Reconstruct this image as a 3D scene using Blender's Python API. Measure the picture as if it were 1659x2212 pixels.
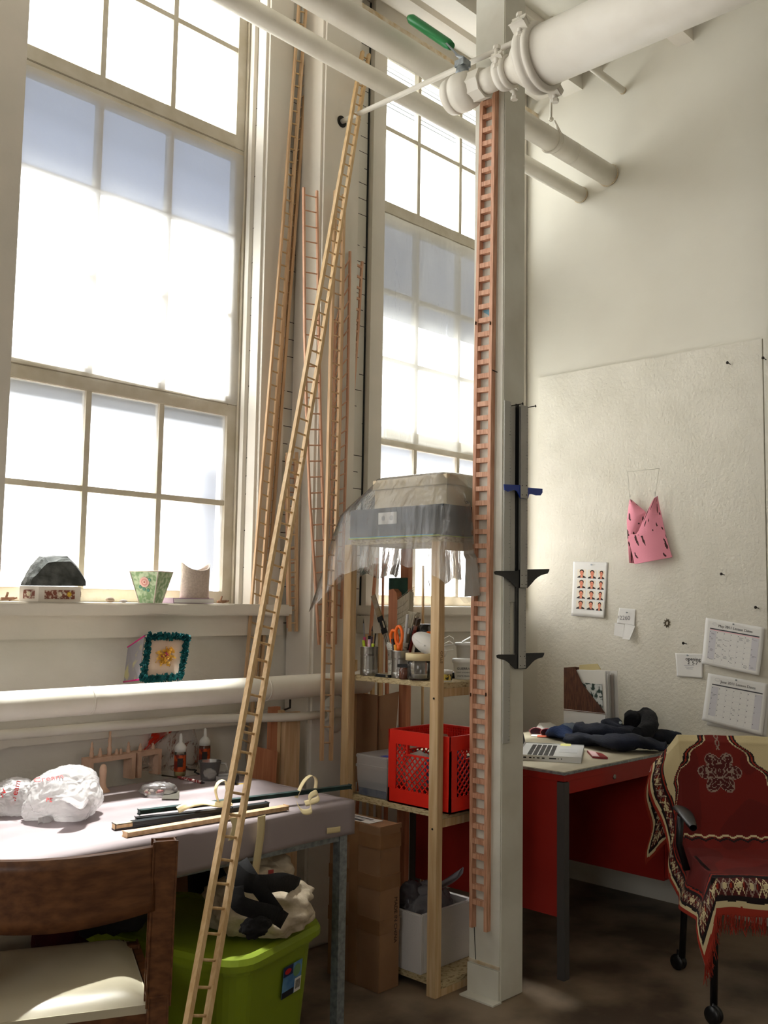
import bpy, bmesh, math, random
from mathutils import Vector, Matrix, noise
random.seed(7)
for o in list(bpy.data.objects): bpy.data.objects.remove(o)
S = bpy.context.scene
COL = S.collection
PI = math.pi
V = Vector

# ---------------------------------------------------------------- camera
YAW, PITCH, ROLL, FPX, CAMZ = 0.767685, 0.0909446, 0.0160175, 2116.83, 1.40
_F = V((math.cos(YAW)*math.cos(PITCH), math.sin(YAW)*math.cos(PITCH), math.sin(PITCH)))
_r = V((math.sin(YAW), -math.cos(YAW), 0)); _u = _r.cross(_F)
_R = _r*math.cos(ROLL) + _u*math.sin(ROLL)
_U = _u*math.cos(ROLL) - _r*math.sin(ROLL)
cam_data = bpy.data.cameras.new('camera'); cam = bpy.data.objects.new('camera', cam_data); COL.objects.link(cam)
cam.matrix_world = Matrix(((_R.x,_U.x,-_F.x,0),(_R.y,_U.y,-_F.y,0),(_R.z,_U.z,-_F.z,CAMZ),(0,0,0,1)))
cam_data.sensor_fit = 'VERTICAL'; cam_data.sensor_height = 36.0
cam_data.lens = FPX/2212*36.0; cam_data.clip_start = 0.02
S.camera = cam

# ---------------------------------------------------------------- world, sun, exposure
W = bpy.data.worlds.new('daylight'); S.world = W; W.use_nodes = True
bg = W.node_tree.nodes['Background']; bg.inputs[0].default_value = (1,0.985,0.97,1); bg.inputs[1].default_value = 5.8
sun_d = bpy.data.lights.new('sun','SUN'); sun_d.energy = 50.0; sun_d.angle = math.radians(7); sun_d.color = (1,0.97,0.92)
sun = bpy.data.objects.new('sun', sun_d); COL.objects.link(sun)
sun.rotation_euler = V((-0.40,-0.75,-2.75)).to_track_quat('-Z','Y').to_euler()
def portal(c,sx,sy,rot):      # portals: let the sky be sampled through the window openings
    pd = bpy.data.lights.new('window_portal','AREA'); pd.shape='RECTANGLE'; pd.size=sx; pd.size_y=sy
    po = bpy.data.objects.new('window_portal', pd); COL.objects.link(po); po.location=c; po.rotation_euler=rot; pd.cycles.is_portal=True
for x0,x1 in ((1.46,2.54),(3.27,4.38),(-0.40,0.75)): portal(((x0+x1)/2,3.40,2.76),x1-x0,2.75,(-PI/2,0,0))
portal((-3.13,-0.5,2.4),1.6,1.5,(0,-PI/2,0))
S.view_settings.view_transform='Standard'; S.view_settings.look='None'; S.view_settings.exposure=0.0
S.view_settings.gamma=1.0; S.view_settings.use_curve_mapping=False

# ---------------------------------------------------------------- helpers
def ray(x,y): return _F + _R*((x-829.5)/FPX) - _U*((y-1106)/FPX)
O = V((0,0,CAMZ))
def at(x,y,X=None,Y=None,Z=None):
    """The real point on the plane X=, Y= or Z= of the room seen at a place of the photograph."""
    d = ray(x,y)
    t = X/d.x if X is not None else (Y/d.y if Y is not None else (Z-CAMZ)/d.z)
    return O + d*t
def lin(c):
    c/=255.0
    return c/12.92 if c<=0.04045 else ((c+0.055)/1.055)**2.4
def rgb(r,g,b): return (lin(r),lin(g),lin(b),1)

class MB:
    def __init__(s): s.bm = bmesh.new(); s.k = 0
    def eps(s):
        s.k += 1; return 0.00022*((s.k-1)%11)
    def box(s,a,b,M=None,bev=0):
        a=V(a);b=V(b); lo=V((min(a.x,b.x),min(a.y,b.y),min(a.z,b.z))); hi=V((max(a.x,b.x),max(a.y,b.y),max(a.z,b.z)))
        r=bmesh.ops.create_cube(s.bm,size=1.0); vs=r['verts']; d=hi-lo; c=(hi+lo)/2; e=s.eps(); d=V([max(x-e,x*0.5) for x in d])
        for v in vs: v.co=V((v.co.x*d.x,v.co.y*d.y,v.co.z*d.z))+c
        if bev>0:
            es={e for v in vs for e in v.link_edges}
            r=bmesh.ops.bevel(s.bm,geom=list(es),offset=bev,segments=2,affect='EDGES',clamp_overlap=True)
            vs=r['verts']
            vs=list({v for f in r['faces'] for v in f.verts}|{v for v in vs})
        if M is not None:
            for v in vs: v.co=M@v.co
        return s
    def obox(s,c,ax,ay,az,bev=0):
        """Oriented box: centre and three full-length edge vectors."""
        ax,ay,az=V(ax),V(ay),V(az); e=s.eps()
        ax,ay,az=[q*(max(q.length-e,q.length*0.8)/max(q.length,1e-9)) for q in (ax,ay,az)]
        M=Matrix(((ax.x,ay.x,az.x,c[0]),(ax.y,ay.y,az.y,c[1]),(ax.z,ay.z,az.z,c[2]),(0,0,0,1)))
        r=bmesh.ops.create_cube(s.bm,size=1.0); vs=r['verts']
        for v in vs: v.co=M@v.co
        if bev>0:
            es={e for v in vs for e in v.link_edges}
            bmesh.ops.bevel(s.bm,geom=list(es),offset=bev,segments=2,affect='EDGES',clamp_overlap=True)
        return s
    def bar(s,p,q,w,t,up=(0,0,1),bev=0):
        """A bar from p to q, w wide across 'up', t thick along 'up'."""
        p=V(p);q=V(q);d=q-p;n=d.normalized();u=V(up);u=(u-n*u.dot(n)).normalized();w_=n.cross(u)
        return s.obox((p+q)/2,d,w_*w,u*t,bev)
    def tube(s,pts,r,seg=12,caps=True,ell=None,closed=False):
        pts=[V(p) for p in pts]; n=len(pts)
        rr=r if isinstance(r,(list,tuple)) else [r]*n
        prev=None; rings=[]
        for i,p in enumerate(pts):
            if closed: d=pts[(i+1)%n]-pts[i-1]
            else: d=(pts[min(i+1,n-1)]-pts[max(i-1,0)])
            d=d.normalized()
            if prev is None:
                u=V((0,0,1)) if abs(d.z)<0.9 else V((1,0,0))
                u=(u-d*u.dot(d)).normalized()
            else: u=(prev-d*prev.dot(d)).normalized()
            prev=u; w=d.cross(u); e=ell if ell else (1,1)
            rings.append([s.bm.verts.new(p+(u*math.cos(a)*e[0]+w*math.sin(a)*e[1])*rr[i]) for a in [2*PI*k/seg for k in range(seg)]])
        m=n if closed else n-1
        for i in range(m):
            A=rings[i];B=rings[(i+1)%n]
            for k in range(seg):
                f=s.bm.faces.new((A[k],A[(k+1)%seg],B[(k+1)%seg],B[k])); f.smooth=True
        if caps and not closed:
            s.bm.faces.new(list(reversed(rings[0]))); s.bm.faces.new(rings[-1])
        return s
    def lathe(s,prof,c,axis=(0,0,1),seg=32,smooth=True,cap=True):
        """prof: [(radius, height)...] around axis through c."""
        ax=V(axis).normalized(); u=V((1,0,0)) if abs(ax.x)<0.9 else V((0,1,0)); u=(u-ax*u.dot(ax)).normalized(); w=ax.cross(u); c=V(c)
        rings=[[s.bm.verts.new(c+ax*h+(u*math.cos(2*PI*k/seg)+w*math.sin(2*PI*k/seg))*max(r,1e-5)) for k in range(seg)] for r,h in prof]
        for A,B in zip(rings,rings[1:]):
            for k in range(seg):
                f=s.bm.faces.new((A[k],A[(k+1)%seg],B[(k+1)%seg],B[k])); f.smooth=smooth
        if cap:
            s.bm.faces.new(list(reversed(rings[0]))); s.bm.faces.new(rings[-1])
        return s
    def prism(s,poly,ex):
        """poly: list of 3D points in order; ex: extrusion vector."""
        ex=V(ex); a=[s.bm.verts.new(V(p)) for p in poly]; b=[s.bm.verts.new(V(p)+ex) for p in poly]; n=len(poly)
        s.bm.faces.new(list(reversed(a))); s.bm.faces.new(b)
        for i in range(n): s.bm.faces.new((a[i],a[(i+1)%n],b[(i+1)%n],b[i]))
        return s
    def grid(s,fn,nu,nv,thick=0,col=None,smooth=True):
        vs=[[s.bm.verts.new(fn(i/nu,j/nv)) for i in range(nu+1)] for j in range(nv+1)]
        cl=None
        if col: cl=s.bm.loops.layers.float_color.get('Col') or s.bm.loops.layers.float_color.new('Col')
        fs=[]
        for j in range(nv):
            for i in range(nu):
                f=s.bm.faces.new((vs[j][i],vs[j][i+1],vs[j+1][i+1],vs[j+1][i])); f.smooth=smooth; fs.append(f)
                if col:
                    c=col((i+.5)/nu,(j+.5)/nv)
                    for l in f.loops: l[cl]=c
        if thick:
            s.bm.normal_update()
            nor=[[v.normal.copy() for v in row] for row in vs]
            v2=[[s.bm.verts.new(vs[j][i].co-nor[j][i]*thick) for i in range(nu+1)] for j in range(nv+1)]
            k=0
            for j in range(nv):
                for i in range(nu):
                    f=s.bm.faces.new((v2[j][i],v2[j+1][i],v2[j+1][i+1],v2[j][i+1])); f.smooth=smooth
                    if col:
                        c=fs[k].loops[0][cl]
                        for l in f.loops: l[cl]=c
                    k+=1
            def side(a,b,c,d):
                f=s.bm.faces.new((a,b,c,d))
            for i in range(nu):
                side(vs[0][i+1],vs[0][i],v2[0][i],v2[0][i+1]); side(vs[nv][i],vs[nv][i+1],v2[nv][i+1],v2[nv][i])
            for j in range(nv):
                side(vs[j][0],vs[j+1][0],v2[j+1][0],v2[j][0]); side(vs[j+1][nu],vs[j][nu],v2[j][nu],v2[j+1][nu])
        return s
    def blob(s,c,rad,amp=0.15,freq=3.0,sub=4,flat=None,seed=0,ridge=False,M=None):
        r=bmesh.ops.create_icosphere(s.bm,subdivisions=sub,radius=1.0)
        c=V(c)
        for v in r['verts']:
            d=v.co.copy(); q=d*freq+V((seed*7.3,seed*3.1,seed))
            n=noise.fractal(q,1.0,2.0,4)
            if ridge:
                w=V((noise.noise(q*0.7),noise.noise(q*0.7+V((9,0,0))),noise.noise(q*0.7+V((0,9,0)))))*1.4
                n=(0.25-abs(noise.noise(q+w)))*0.9+0.28*(0.3-abs(noise.noise(q*2.6+w*2)))+0.10*(0.3-abs(noise.noise(q*6+w*3)))
            d=d*(1+amp*n)
            p=V((d.x*rad[0],d.y*rad[1],d.z*rad[2]))
            if M is not None: p=M@p
            p=p+c
            if flat is not None and p.z<flat: p.z=flat+(p.z-flat)*0.02
            v.co=p
        for f in s.bm.faces:
            if len(f.verts)==3: f.smooth=True
        return s

def new_obj(name,mb,m,parent=None,origin=None,smooth=None):
    bm=mb.bm if isinstance(mb,MB) else mb
    bmesh.ops.recalc_face_normals(bm,faces=bm.faces)
    if parent is not None: origin=parent['_o'] if '_o' in parent else (0,0,0)
    elif origin is None:
        xs=[v.co for v in bm.verts]
        origin=((min(v.x for v in xs)+max(v.x for v in xs))/2,(min(v.y for v in xs)+max(v.y for v in xs))/2,min(v.z for v in xs))
    og=V(origin)
    for v in bm.verts: v.co-=og
    me=bpy.data.meshes.new(name); bm.to_mesh(me); bm.free()
    if smooth:
        for p in me.polygons: p.use_smooth=True
    if isinstance(m,(list,tuple)):
        for x in m: me.materials.append(x)
    elif m: me.materials.append(m)
    o=bpy.data.objects.new(name,me); COL.objects.link(o)
    if parent is not None: o.parent=parent
    else: o.location=og
    o['_o']=tuple(og)
    return o
def tag(o,label,cat,group=None):
    o['label']=label; o['category']=cat
    if group: o['group']=group
    return o
def thing(name,label,cat,loc,group=None):
    o=bpy.data.objects.new(name,None); COL.objects.link(o); o.location=loc; o['_o']=tuple(loc); o.empty_display_size=0.05
    return tag(o,label,cat,group)
def struct(name,mb,m,parent=None):
    o=new_obj(name,mb,m,parent,origin=(0,0,0)) if parent is None else new_obj(name,mb,m,parent)
    if parent is None: o['kind']='structure'
    return o
def text(name,body,size,loc,xdir,ydir,m,parent,ext=0.0003,align='CENTER'):
    c=bpy.data.curves.new(name,'FONT'); c.body=body; c.size=size; c.extrude=ext; c.align_x=align; c.align_y='CENTER'
    c.materials.append(m)
    tmp=bpy.data.objects.new(name,c); COL.objects.link(tmp); bpy.context.view_layer.update()
    me=bpy.data.meshes.new_from_object(tmp.evaluated_get(bpy.context.evaluated_depsgraph_get())); bpy.data.objects.remove(tmp); bpy.data.curves.remove(c)
    me.name=name; o=bpy.data.objects.new(name,me); COL.objects.link(o)
    x=V(xdir).normalized(); y=V(ydir); y=(y-x*y.dot(x)).normalized(); z=x.cross(y)
    og=V(parent['_o']) if parent is not None else V((0,0,0))
    l=V(loc)-og
    o.matrix_local=Matrix(((x.x,y.x,z.x,l.x),(x.y,y.y,z.y,l.y),(x.z,y.z,z.z,l.z),(0,0,0,1)))
    if parent is not None: o.parent=parent
    return o
def copy_part(src,parent,name=None):
    c=src.copy(); COL.objects.link(c); c.parent=parent; return c

# ---------------------------------------------------------------- materials
def mat(name,col,rough=0.6,metal=0,col2=None,scale=8,bump=0,bscale=None,stretch=(1,1,1),detail=4,spec=0.5,lo=0.35,hi=0.65,trans=0,ior=1.45,alpha=None,sheen=0):
    m=bpy.data.materials.new(name); m.use_nodes=True; nt=m.node_tree; N=nt.nodes; L=nt.links
    b=N['Principled BSDF']; b.inputs['Base Color'].default_value=col; b.inputs['Roughness'].default_value=rough; b.inputs['Metallic'].default_value=metal
    b.inputs['Specular IOR Level'].default_value=spec; b.inputs['IOR'].default_value=ior
    b.inputs['Transmission Weight'].default_value=trans
    if sheen: b.inputs['Sheen Weight'].default_value=sheen
    tc=None
    if col2 is not None or bump:
        tc=N.new('ShaderNodeTexCoord'); mp=N.new('ShaderNodeMapping'); mp.inputs['Scale'].default_value=stretch
        L.new(tc.outputs['Object'],mp.inputs[0])
    if col2 is not None:
        n=N.new('ShaderNodeTexNoise'); n.inputs['Scale'].default_value=scale; n.inputs['Detail'].default_value=detail
        L.new(mp.outputs[0],n.inputs['Vector']); r=N.new('ShaderNodeValToRGB')
        r.color_ramp.elements[0].position=lo; r.color_ramp.elements[0].color=col; r.color_ramp.elements[1].position=hi; r.color_ramp.elements[1].color=col2
        L.new(n.outputs['Fac'],r.inputs[0]); L.new(r.outputs[0],b.inputs['Base Color'])
    if bump:
        n=N.new('ShaderNodeTexNoise'); n.inputs['Scale'].default_value=bscale or scale; n.inputs['Detail'].default_value=5
        L.new(mp.outputs[0],n.inputs['Vector']); bp=N.new('ShaderNodeBump'); bp.inputs['Strength'].default_value=bump; bp.inputs['Distance'].default_value=0.01
        L.new(n.outputs['Fac'],bp.inputs['Height']); L.new(bp.outputs[0],b.inputs['Normal'])
    return m
def vcol_mat(name,rough=0.9,bump=0.3,bscale=300,sheen=0.3):
    m=mat(name,(1,1,1,1),rough,bump=bump,bscale=bscale,sheen=sheen); nt=m.node_tree
    a=nt.nodes.new('ShaderNodeVertexColor'); a.layer_name='Col'
    nt.links.new(a.outputs[0],nt.nodes['Principled BSDF'].inputs['Base Color']); return m
def film(name,tcol,frac_t,dcol,gloss=0.0,rough=0.2,bump=0,bscale=10,translucent=True,stretch=(1,1,1)):
    """Thin film / cloth: part straight-through, part scattering."""
    m=bpy.data.materials.new(name); m.use_nodes=True; nt=m.node_tree; N=nt.nodes; L=nt.links; N.clear()
    out=N.new('ShaderNodeOutputMaterial'); t=N.new('ShaderNodeBsdfTransparent'); t.inputs[0].default_value=tcol
    d=N.new('ShaderNodeBsdfTranslucent'); d.inputs[0].default_value=dcol
    d2=N.new('ShaderNodeBsdfDiffuse'); d2.inputs[0].default_value=dcol
    mm=N.new('ShaderNodeMixShader'); mm.inputs[0].default_value=0.4; L.new(d.outputs[0],mm.inputs[1]); L.new(d2.outputs[0],mm.inputs[2])
    mx=N.new('ShaderNodeMixShader'); mx.inputs[0].default_value=1-frac_t; L.new(t.outputs[0],mx.inputs[1]); L.new(mm.outputs[0],mx.inputs[2])
    last=mx; nrm=None
    if bump:
        tc=N.new('ShaderNodeTexCoord'); mp=N.new('ShaderNodeMapping'); mp.inputs['Scale'].default_value=stretch; L.new(tc.outputs['Object'],mp.inputs[0])
        n=N.new('ShaderNodeTexNoise'); n.inputs['Scale'].default_value=bscale; n.inputs['Detail'].default_value=6; L.new(mp.outputs[0],n.inputs['Vector'])
        bp=N.new('ShaderNodeBump'); bp.inputs['Strength'].default_value=bump; bp.inputs['Distance'].default_value=0.02; L.new(n.outputs['Fac'],bp.inputs['Height']); nrm=bp
        for q in (d,d2): L.new(bp.outputs[0],q.inputs['Normal'])
    if gloss:
        g=N.new('ShaderNodeBsdfGlossy'); g.inputs['Roughness'].default_value=rough
        if nrm: L.new(nrm.outputs[0],g.inputs['Normal'])
        fr=N.new('ShaderNodeFresnel'); fr.inputs[0].default_value=1.4
        if nrm: L.new(nrm.outputs[0],fr.inputs['Normal'])
        ml=N.new('ShaderNodeMath'); ml.operation='MULTIPLY'; ml.inputs[1].default_value=gloss; ml.use_clamp=True; L.new(fr.outputs[0],ml.inputs[0])
        m2=N.new('ShaderNodeMixShader'); L.new(ml.outputs[0],m2.inputs[0]); L.new(mx.outputs[0],m2.inputs[1]); L.new(g.outputs[0],m2.inputs[2]); last=m2
    L.new(last.outputs[0],out.inputs[0]); return m

WHITE=mat('white_paint',rgb(228,220,208),0.55,col2=rgb(216,211,200),scale=3,bump=0.08,bscale=40)
PLASTER=mat('plaster_wall',rgb(222,218,205),0.8,col2=rgb(214,209,195),scale=1.5,bump=0.05,bscale=60)
BOARDM=mat('painted_fibreboard',rgb(224,219,206),0.85,col2=rgb(215,210,196),scale=5,bump=0.35,bscale=70)
FRAMEM=mat('sash_paint',rgb(208,200,184),0.5,col2=rgb(194,184,163),scale=12,bump=0.1,bscale=50)
PIPEM=mat('pipe_paint',rgb(228,223,211),0.5,col2=rgb(218,212,198),scale=6,bump=0.05,bscale=30)
RUST=mat('rusty_paint',rgb(190,165,125),0.8,col2=rgb(215,205,185),scale=30)
PINE=mat('pale_pine',rgb(214,184,138),0.55,col2=rgb(196,160,112),scale=14,stretch=(6,6,0.6),bump=0.05)
PINE2=mat('weathered_pine',rgb(214,182,144),0.6,col2=rgb(194,158,120),scale=12,stretch=(6,6,0.5),bump=0.08)
CEDAR=mat('reddish_cedar',rgb(214,170,140),0.6,col2=rgb(196,146,116),scale=14,stretch=(6,6,0.5),bump=0.08)
OAK=mat('red_oak',rgb(220,172,142),0.5,col2=rgb(188,134,104),scale=10,stretch=(14,14,1.2),bump=0.15)
STUD=mat('stud_lumber',rgb(212,184,142),0.65,col2=rgb(192,158,114),scale=9,stretch=(8,8,0.5),bump=0.08)
REDLUM=mat('red_fir',rgb(204,142,106),0.65,col2=rgb(184,118,86),scale=9,stretch=(8,8,0.5),bump=0.05)
OSB=mat('particle_board',rgb(196,178,138),0.8,col2=rgb(120,96,62),scale=60,lo=0.5,hi=0.72,stretch=(1,1,3),bump=0.4)
WALNUT=mat('brown_chair_wood',rgb(122,80,50),0.4,col2=rgb(88,54,34),scale=7,stretch=(1.5,8,8),bump=0.06)
CARDB=mat('cardboard',rgb(158,120,88),0.8,col2=rgb(140,104,74),scale=4,bump=0.1,bscale=30)
BLACK=mat('black_plastic',rgb(18,18,20),0.4)
DARK=mat('dark_paint',rgb(30,34,36),0.35)
STEEL=mat('steel',rgb(160,158,154),0.28,0.95)
ALU=mat('aluminium_rule',rgb(186,184,178),0.5,0.1,col2=rgb(166,164,158),scale=20,stretch=(1,1,0.3))
IRON=mat('dark_nail',rgb(50,46,42),0.5,0.8)
GALV=mat('galvanised',rgb(165,172,176),0.45,0.6,col2=rgb(130,138,142),scale=60)
REDM=mat('red_desk_enamel',rgb(166,42,34),0.4,col2=rgb(150,34,28),scale=3)
CRATEM=mat('red_crate_plastic',rgb(226,40,26),0.4)
PAPER=mat('white_paper',rgb(228,226,222),0.85)
INK=mat('grey_ink',rgb(70,70,74),0.8)
PALEINK=mat('pale_ink',rgb(190,189,192),0.85)
WHITEP=mat('white_plastic',rgb(225,224,218),0.4)
TAPE=mat('masking_tape',rgb(222,205,160),0.7)
GREEN=mat('lime_plastic',rgb(136,156,30),0.5,col2=rgb(128,146,26),scale=3)
DKGREEN=mat('green_vinyl_grip',rgb(28,122,64),0.35)
# ================================================================ STRUCTURE
XR, YW, ZC = 4.41, 3.20, 4.30
# brick / boarded wall material: white paint with dark gaps between the courses, broken up by noise
def course_mat():
    m=mat('painted_brick',rgb(224,220,210),0.8,col2=rgb(212,206,194),scale=2.5,bump=0.25,bscale=25,stretch=(1,1,1.6))
    nt=m.node_tree; N=nt.nodes; L=nt.links; b=N['Principled BSDF']
    src=b.inputs['Base Color'].links[0].from_socket
    g=N.new('ShaderNodeNewGeometry'); sp=N.new('ShaderNodeSeparateXYZ'); L.new(g.outputs['Position'],sp.inputs[0])
    def M(op,a,bb=None):
        n=N.new('ShaderNodeMath'); n.operation=op
        if isinstance(a,(int,float)): n.inputs[0].default_value=a
        else: L.new(a,n.inputs[0])
        if bb is not None:
            if isinstance(bb,(int,float)): n.inputs[1].default_value=bb
            else: L.new(bb,n.inputs[1])
        return n.outputs[0]
    z=M('MULTIPLY',sp.outputs['Z'],1/0.0765); fr=M('FRACT',z); fl=M('FLOOR',z)
    line=M('LESS_THAN',fr,0.045)
    nz=N.new('ShaderNodeTexNoise'); nz.inputs['Scale'].default_value=1.0; nz.inputs['Detail'].default_value=1
    cb=N.new('ShaderNodeCombineXYZ'); L.new(M('MULTIPLY',sp.outputs['X'],9.0),cb.inputs[0]); L.new(M('MULTIPLY',fl,3.7),cb.inputs[2]); L.new(cb.outputs[0],nz.inputs['Vector'])
    mask=M('GREATER_THAN',nz.outputs['Fac'],0.47)
    up=M('GREATER_THAN',sp.outputs['Z'],1.30)
    tot=M('MULTIPLY',M('MULTIPLY',line,mask),up)
    mx=N.new('ShaderNodeMixRGB'); L.new(tot,mx.inputs[0]); L.new(src,mx.inputs[1]); mx.inputs[2].default_value=rgb(52,46,42)
    L.new(mx.outputs[0],b.inputs['Base Color']); return m
BRICK=course_mat()
CONC=mat('old_concrete_floor',rgb(136,118,98),0.5,col2=rgb(72,60,48),scale=3.0,bump=0.2,bscale=14,detail=12,lo=0.38,hi=0.62)

mb=MB().box((-3.0,-4.0,-0.1),(XR+0.1,YW+0.3,0.0)); struct('floor',mb,CONC)
mb=MB().box((-3.0,-4.0,ZC),(XR+0.1,YW+0.19,ZC+0.1)); struct('ceiling',mb,PLASTER)
mb=MB().box((XR,-4.0,0),(XR+0.15,YW+0.3,ZC)); struct('wall_right',mb,PLASTER)
mb=MB().box((-3.15,-4.0,0),(-3.0,YW+0.3,1.6)).box((-3.15,-4.0,3.2),(-3.0,YW+0.3,ZC)).box((-3.15,-4.0,1.6),(-3.0,-1.25,3.2)).box((-3.15,0.25,1.6),(-3.0,YW+0.3,3.2)).box((-3.12,-0.54,1.6),(-3.04,-0.46,3.2))  # opening in this unseen wall is added to let in more daylight
struct('wall_left',mb,PLASTER)
mb=MB().box((-3.15,-4.15,0),(XR+0.15,-4.0,ZC)); struct('wall_back',mb,PLASTER)
W1=(1.46,2.53); W2=(3.258,4.37); ZS=1.38; ZT=4.21
mb=MB(); T=YW+0.19
W0=(-0.40,0.75); WM=(-2.4,-1.2)  # out of view further left: opening added for more daylight
for a,b in ((-3.0,W0[0]),(W0[1],W1[0]),(W1[1],W2[0]),(W2[1],XR)): mb.box((a,YW,0),(b,T,ZC))
for a,b in (W1,W2,W0):
    mb.box((a,YW+0.001,0),(b,T,ZS)); mb.box((a,YW+0.001,ZT),(b,T,ZC))
struct('wall_window',mb,BRICK)
# smooth square pier between the windows
PF=3.03
mb=MB().box((2.722,PF,0),(2.955,YW+0.001,ZC),bev=0.012); struct('trim_1',mb,WHITE)
# window casings, sills, aprons
def casing(n,W,lw,rw,sill_ext):
    mb=MB()
    mb.box((W[0]-lw,YW-0.03,ZS),(W[0],YW,ZT+0.12))
    if rw: mb.box((W[1],YW-0.035,ZS),(W[1]+rw,YW,ZT+0.12)); mb.box((W[1]-0.012,YW-0.02,ZS),(W[1]+0.004,YW+0.03,ZT))
    if rw: mb.box((W[1]-0.02,YW+0.05,ZS),(W[1]-0.001,YW+0.075,ZT))
    mb.box((W[0]-lw,YW-0.03,ZT),(W[1]+rw,YW,ZT+0.12))
    return struct('trim_%d'%n,mb,WHITE)
casing(2,W1,0.12,0.125,0); casing(3,W2,0.085,0.03,0)
for n,W,e0,e1 in ((4,W1,0.5,0.14),(5,W2,0.11,-0.115)):
    mb=MB(); mb.box((W[0]-e0,YW-0.11,ZS-0.045),(W[1]+e1,YW+0.11,ZS),bev=0.006)
    struct('trim_%d'%n,mb,WHITE)
    mb=MB(); mb.box((W[0]-e0,YW-0.05,ZS-0.125),(W[1]+e1,YW-0.001,ZS-0.046)); struct('trim_%d'%(n+2),mb,WHITE)
# dark open joint beside the second casing and low ledge
mb=MB().box((3.162,YW-0.004,ZS-0.1),(3.170,YW+0.001,ZC-0.02)); struct('trim_8',mb,DARK)
mb=MB().box((0.2,YW-0.03,0.90),(2.7,YW,0.945)).box((0.2,YW-0.02,0.60),(2.7,YW,0.72)); struct('trim_9',mb,WHITE)
mb=MB().box((XR-0.012,-4,0),(XR,1.2,0.10)); struct('baseboard_right',mb,WHITE)
# ceiling beams and moulding over the windows
mb=MB()
for y,z,w in ((3.05,4.24,0.10),(2.86,4.20,0.12),(2.70,4.26,0.05),(2.2,4.22,0.09),(1.7,4.26,0.06)): mb.box((-3,y-w/2,z),(XR,y+w/2,ZC))
struct('trim_10',mb,WHITE)
mb=MB().box((2.95,3.09,4.13),(XR,3.10,4.16)).box((2.95,3.14,4.17),(XR,3.15,4.20)); struct('trim_11',mb,RUST)

# ------------------------------------------------ windows
GLASS=film('frosted_pane',(1,1,1,1),0.6,(0.9,0.93,0.95,1))
CLEAR=film('clear_pane',(0.98,1,1,1),0.97,(0.9,0.95,0.95,1))
DIMMER=film('dimming_panel',(0.24,0.25,0.285,1),0.9,(0.5,0.55,0.6,1))  # see-through tint of the added panels that dim the panes
DIMMER2=film('dimming_panel_deep',(0.07,0.073,0.07,1),0.93,(0.3,0.3,0.3,1))
def window(n,W,jr):
    x0,x1=W[0]+0.003,W[1]-0.022 if jr else W[1]-0.003
    root=bpy.data.objects.new('window_%d'%n,None); COL.objects.link(root); root.location=((x0+x1)/2,3.33,ZS); root['_o']=tuple(root.location); root['kind']='structure'
    def sash(name,z0,z1,y,rows,rail_b,rail_t,stile=0.045,mun=0.023):
        mb=MB(); t=0.035
        mb.box((x0,y,z0),(x1,y+t,z0+rail_b),bev=0.003); mb.box((x0,y,z1-rail_t),(x1,y+t,z1),bev=0.003)
        mb.box((x0,y,z0),(x0+stile,y+t,z1)); mb.box((x1-stile,y,z0),(x1,y+t,z1))
        w=(x1-x0-2*stile)/3
        for i in (1,2): mb.box((x0+stile+w*i-mun/2,y+0.003,z0),(x0+stile+w*i+mun/2,y+t-0.002,z1))
        h=(z1-z0-rail_b-rail_t)/rows
        for j in range(1,rows): mb.box((x0,y+0.005,z0+rail_b+h*j-mun/2),(x1,y+t-0.004,z0+rail_b+h*j+mun/2))
        struct(name,mb,FRAMEM,root)
    def pane(name,z0,z1,y,m):
        mb=MB().box((x0+0.02,y+0.015,z0+0.01),(x1-0.02,y+0.019,z1-0.01)); return struct(name,mb,m,root)
    sash('lower_sash',ZS,2.215,3.30,2,0.05,0.05); pane('lower_pane',ZS,2.215,3.30,GLASS)
    sash('middle_sash',2.216,3.335,3.301,3,0.035,0.05); pane('middle_pane',2.22,3.33,3.30,CLEAR)
    sash('upper_sash',3.336,ZT,3.30,2,0.06,0.05); pane('upper_pane',3.36,ZT,3.30,CLEAR)
    # head and side stops
    mb=MB().box((x0-0.003,3.27,ZS),(x0+0.015,3.275,ZT)).box((x0,3.27,ZT-0.01),(x1,3.35,ZT))
    mb.box((x0,3.385,ZS-0.05),(x1,3.44,ZS+0.01))
    if jr: mb.box((x1+0.0005,3.285,ZS),(W[1]+0.01,3.385,ZT))
    struct('frame_stop',mb,FRAMEM,root)
    return root,x0,x1
w1,a0,a1=window(1,W1,True); w2,b0,b1=window(2,W2,False)
# added panels behind the glass to dim parts of the panes, then louvre slats
mb=MB().box((a0,3.385,2.02),(a1,3.389,2.13)).box((a1-0.17,3.385,ZS+0.05),(a1-0.03,3.389,2.02)); struct('dimming_panel',mb,DIMMER,w1)
mb=MB().box((a0,3.385,2.1305),(a1,3.389,2.21)); struct('dimming_panel',mb,DIMMER2,w1)
mb=MB().box((a0,3.34,2.96),(a1,3.344,3.375)); struct('dimming_panel',mb,DIMMER,w1)
mb=MB().box((b0,3.385,2.09),(b1,3.389,2.21)); struct('dimming_panel',mb,DIMMER,w2)
mb=MB().box((b0,3.34,2.82),(b1,3.344,3.375)); struct('dimming_panel',mb,DIMMER,w2)
mb=MB()
for k in range(10): mb.obox(((b0+b1)/2,3.41,3.97+0.024*k),(b1-b0-0.02,0,0),(0,0.014,0.015),(0,-0.0008,0.001))
struct('louvre_slats',mb,mat('grey_slats',rgb(140,146,150),0.9,spec=0.1),w2)

mb=MB().box((W2[0]-0.2,3.42,4.22),(XR,3.80,4.26)); struct('trim_12',mb,WHITE)  # slab added outside, out of view, to block sun through the right window
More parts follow.
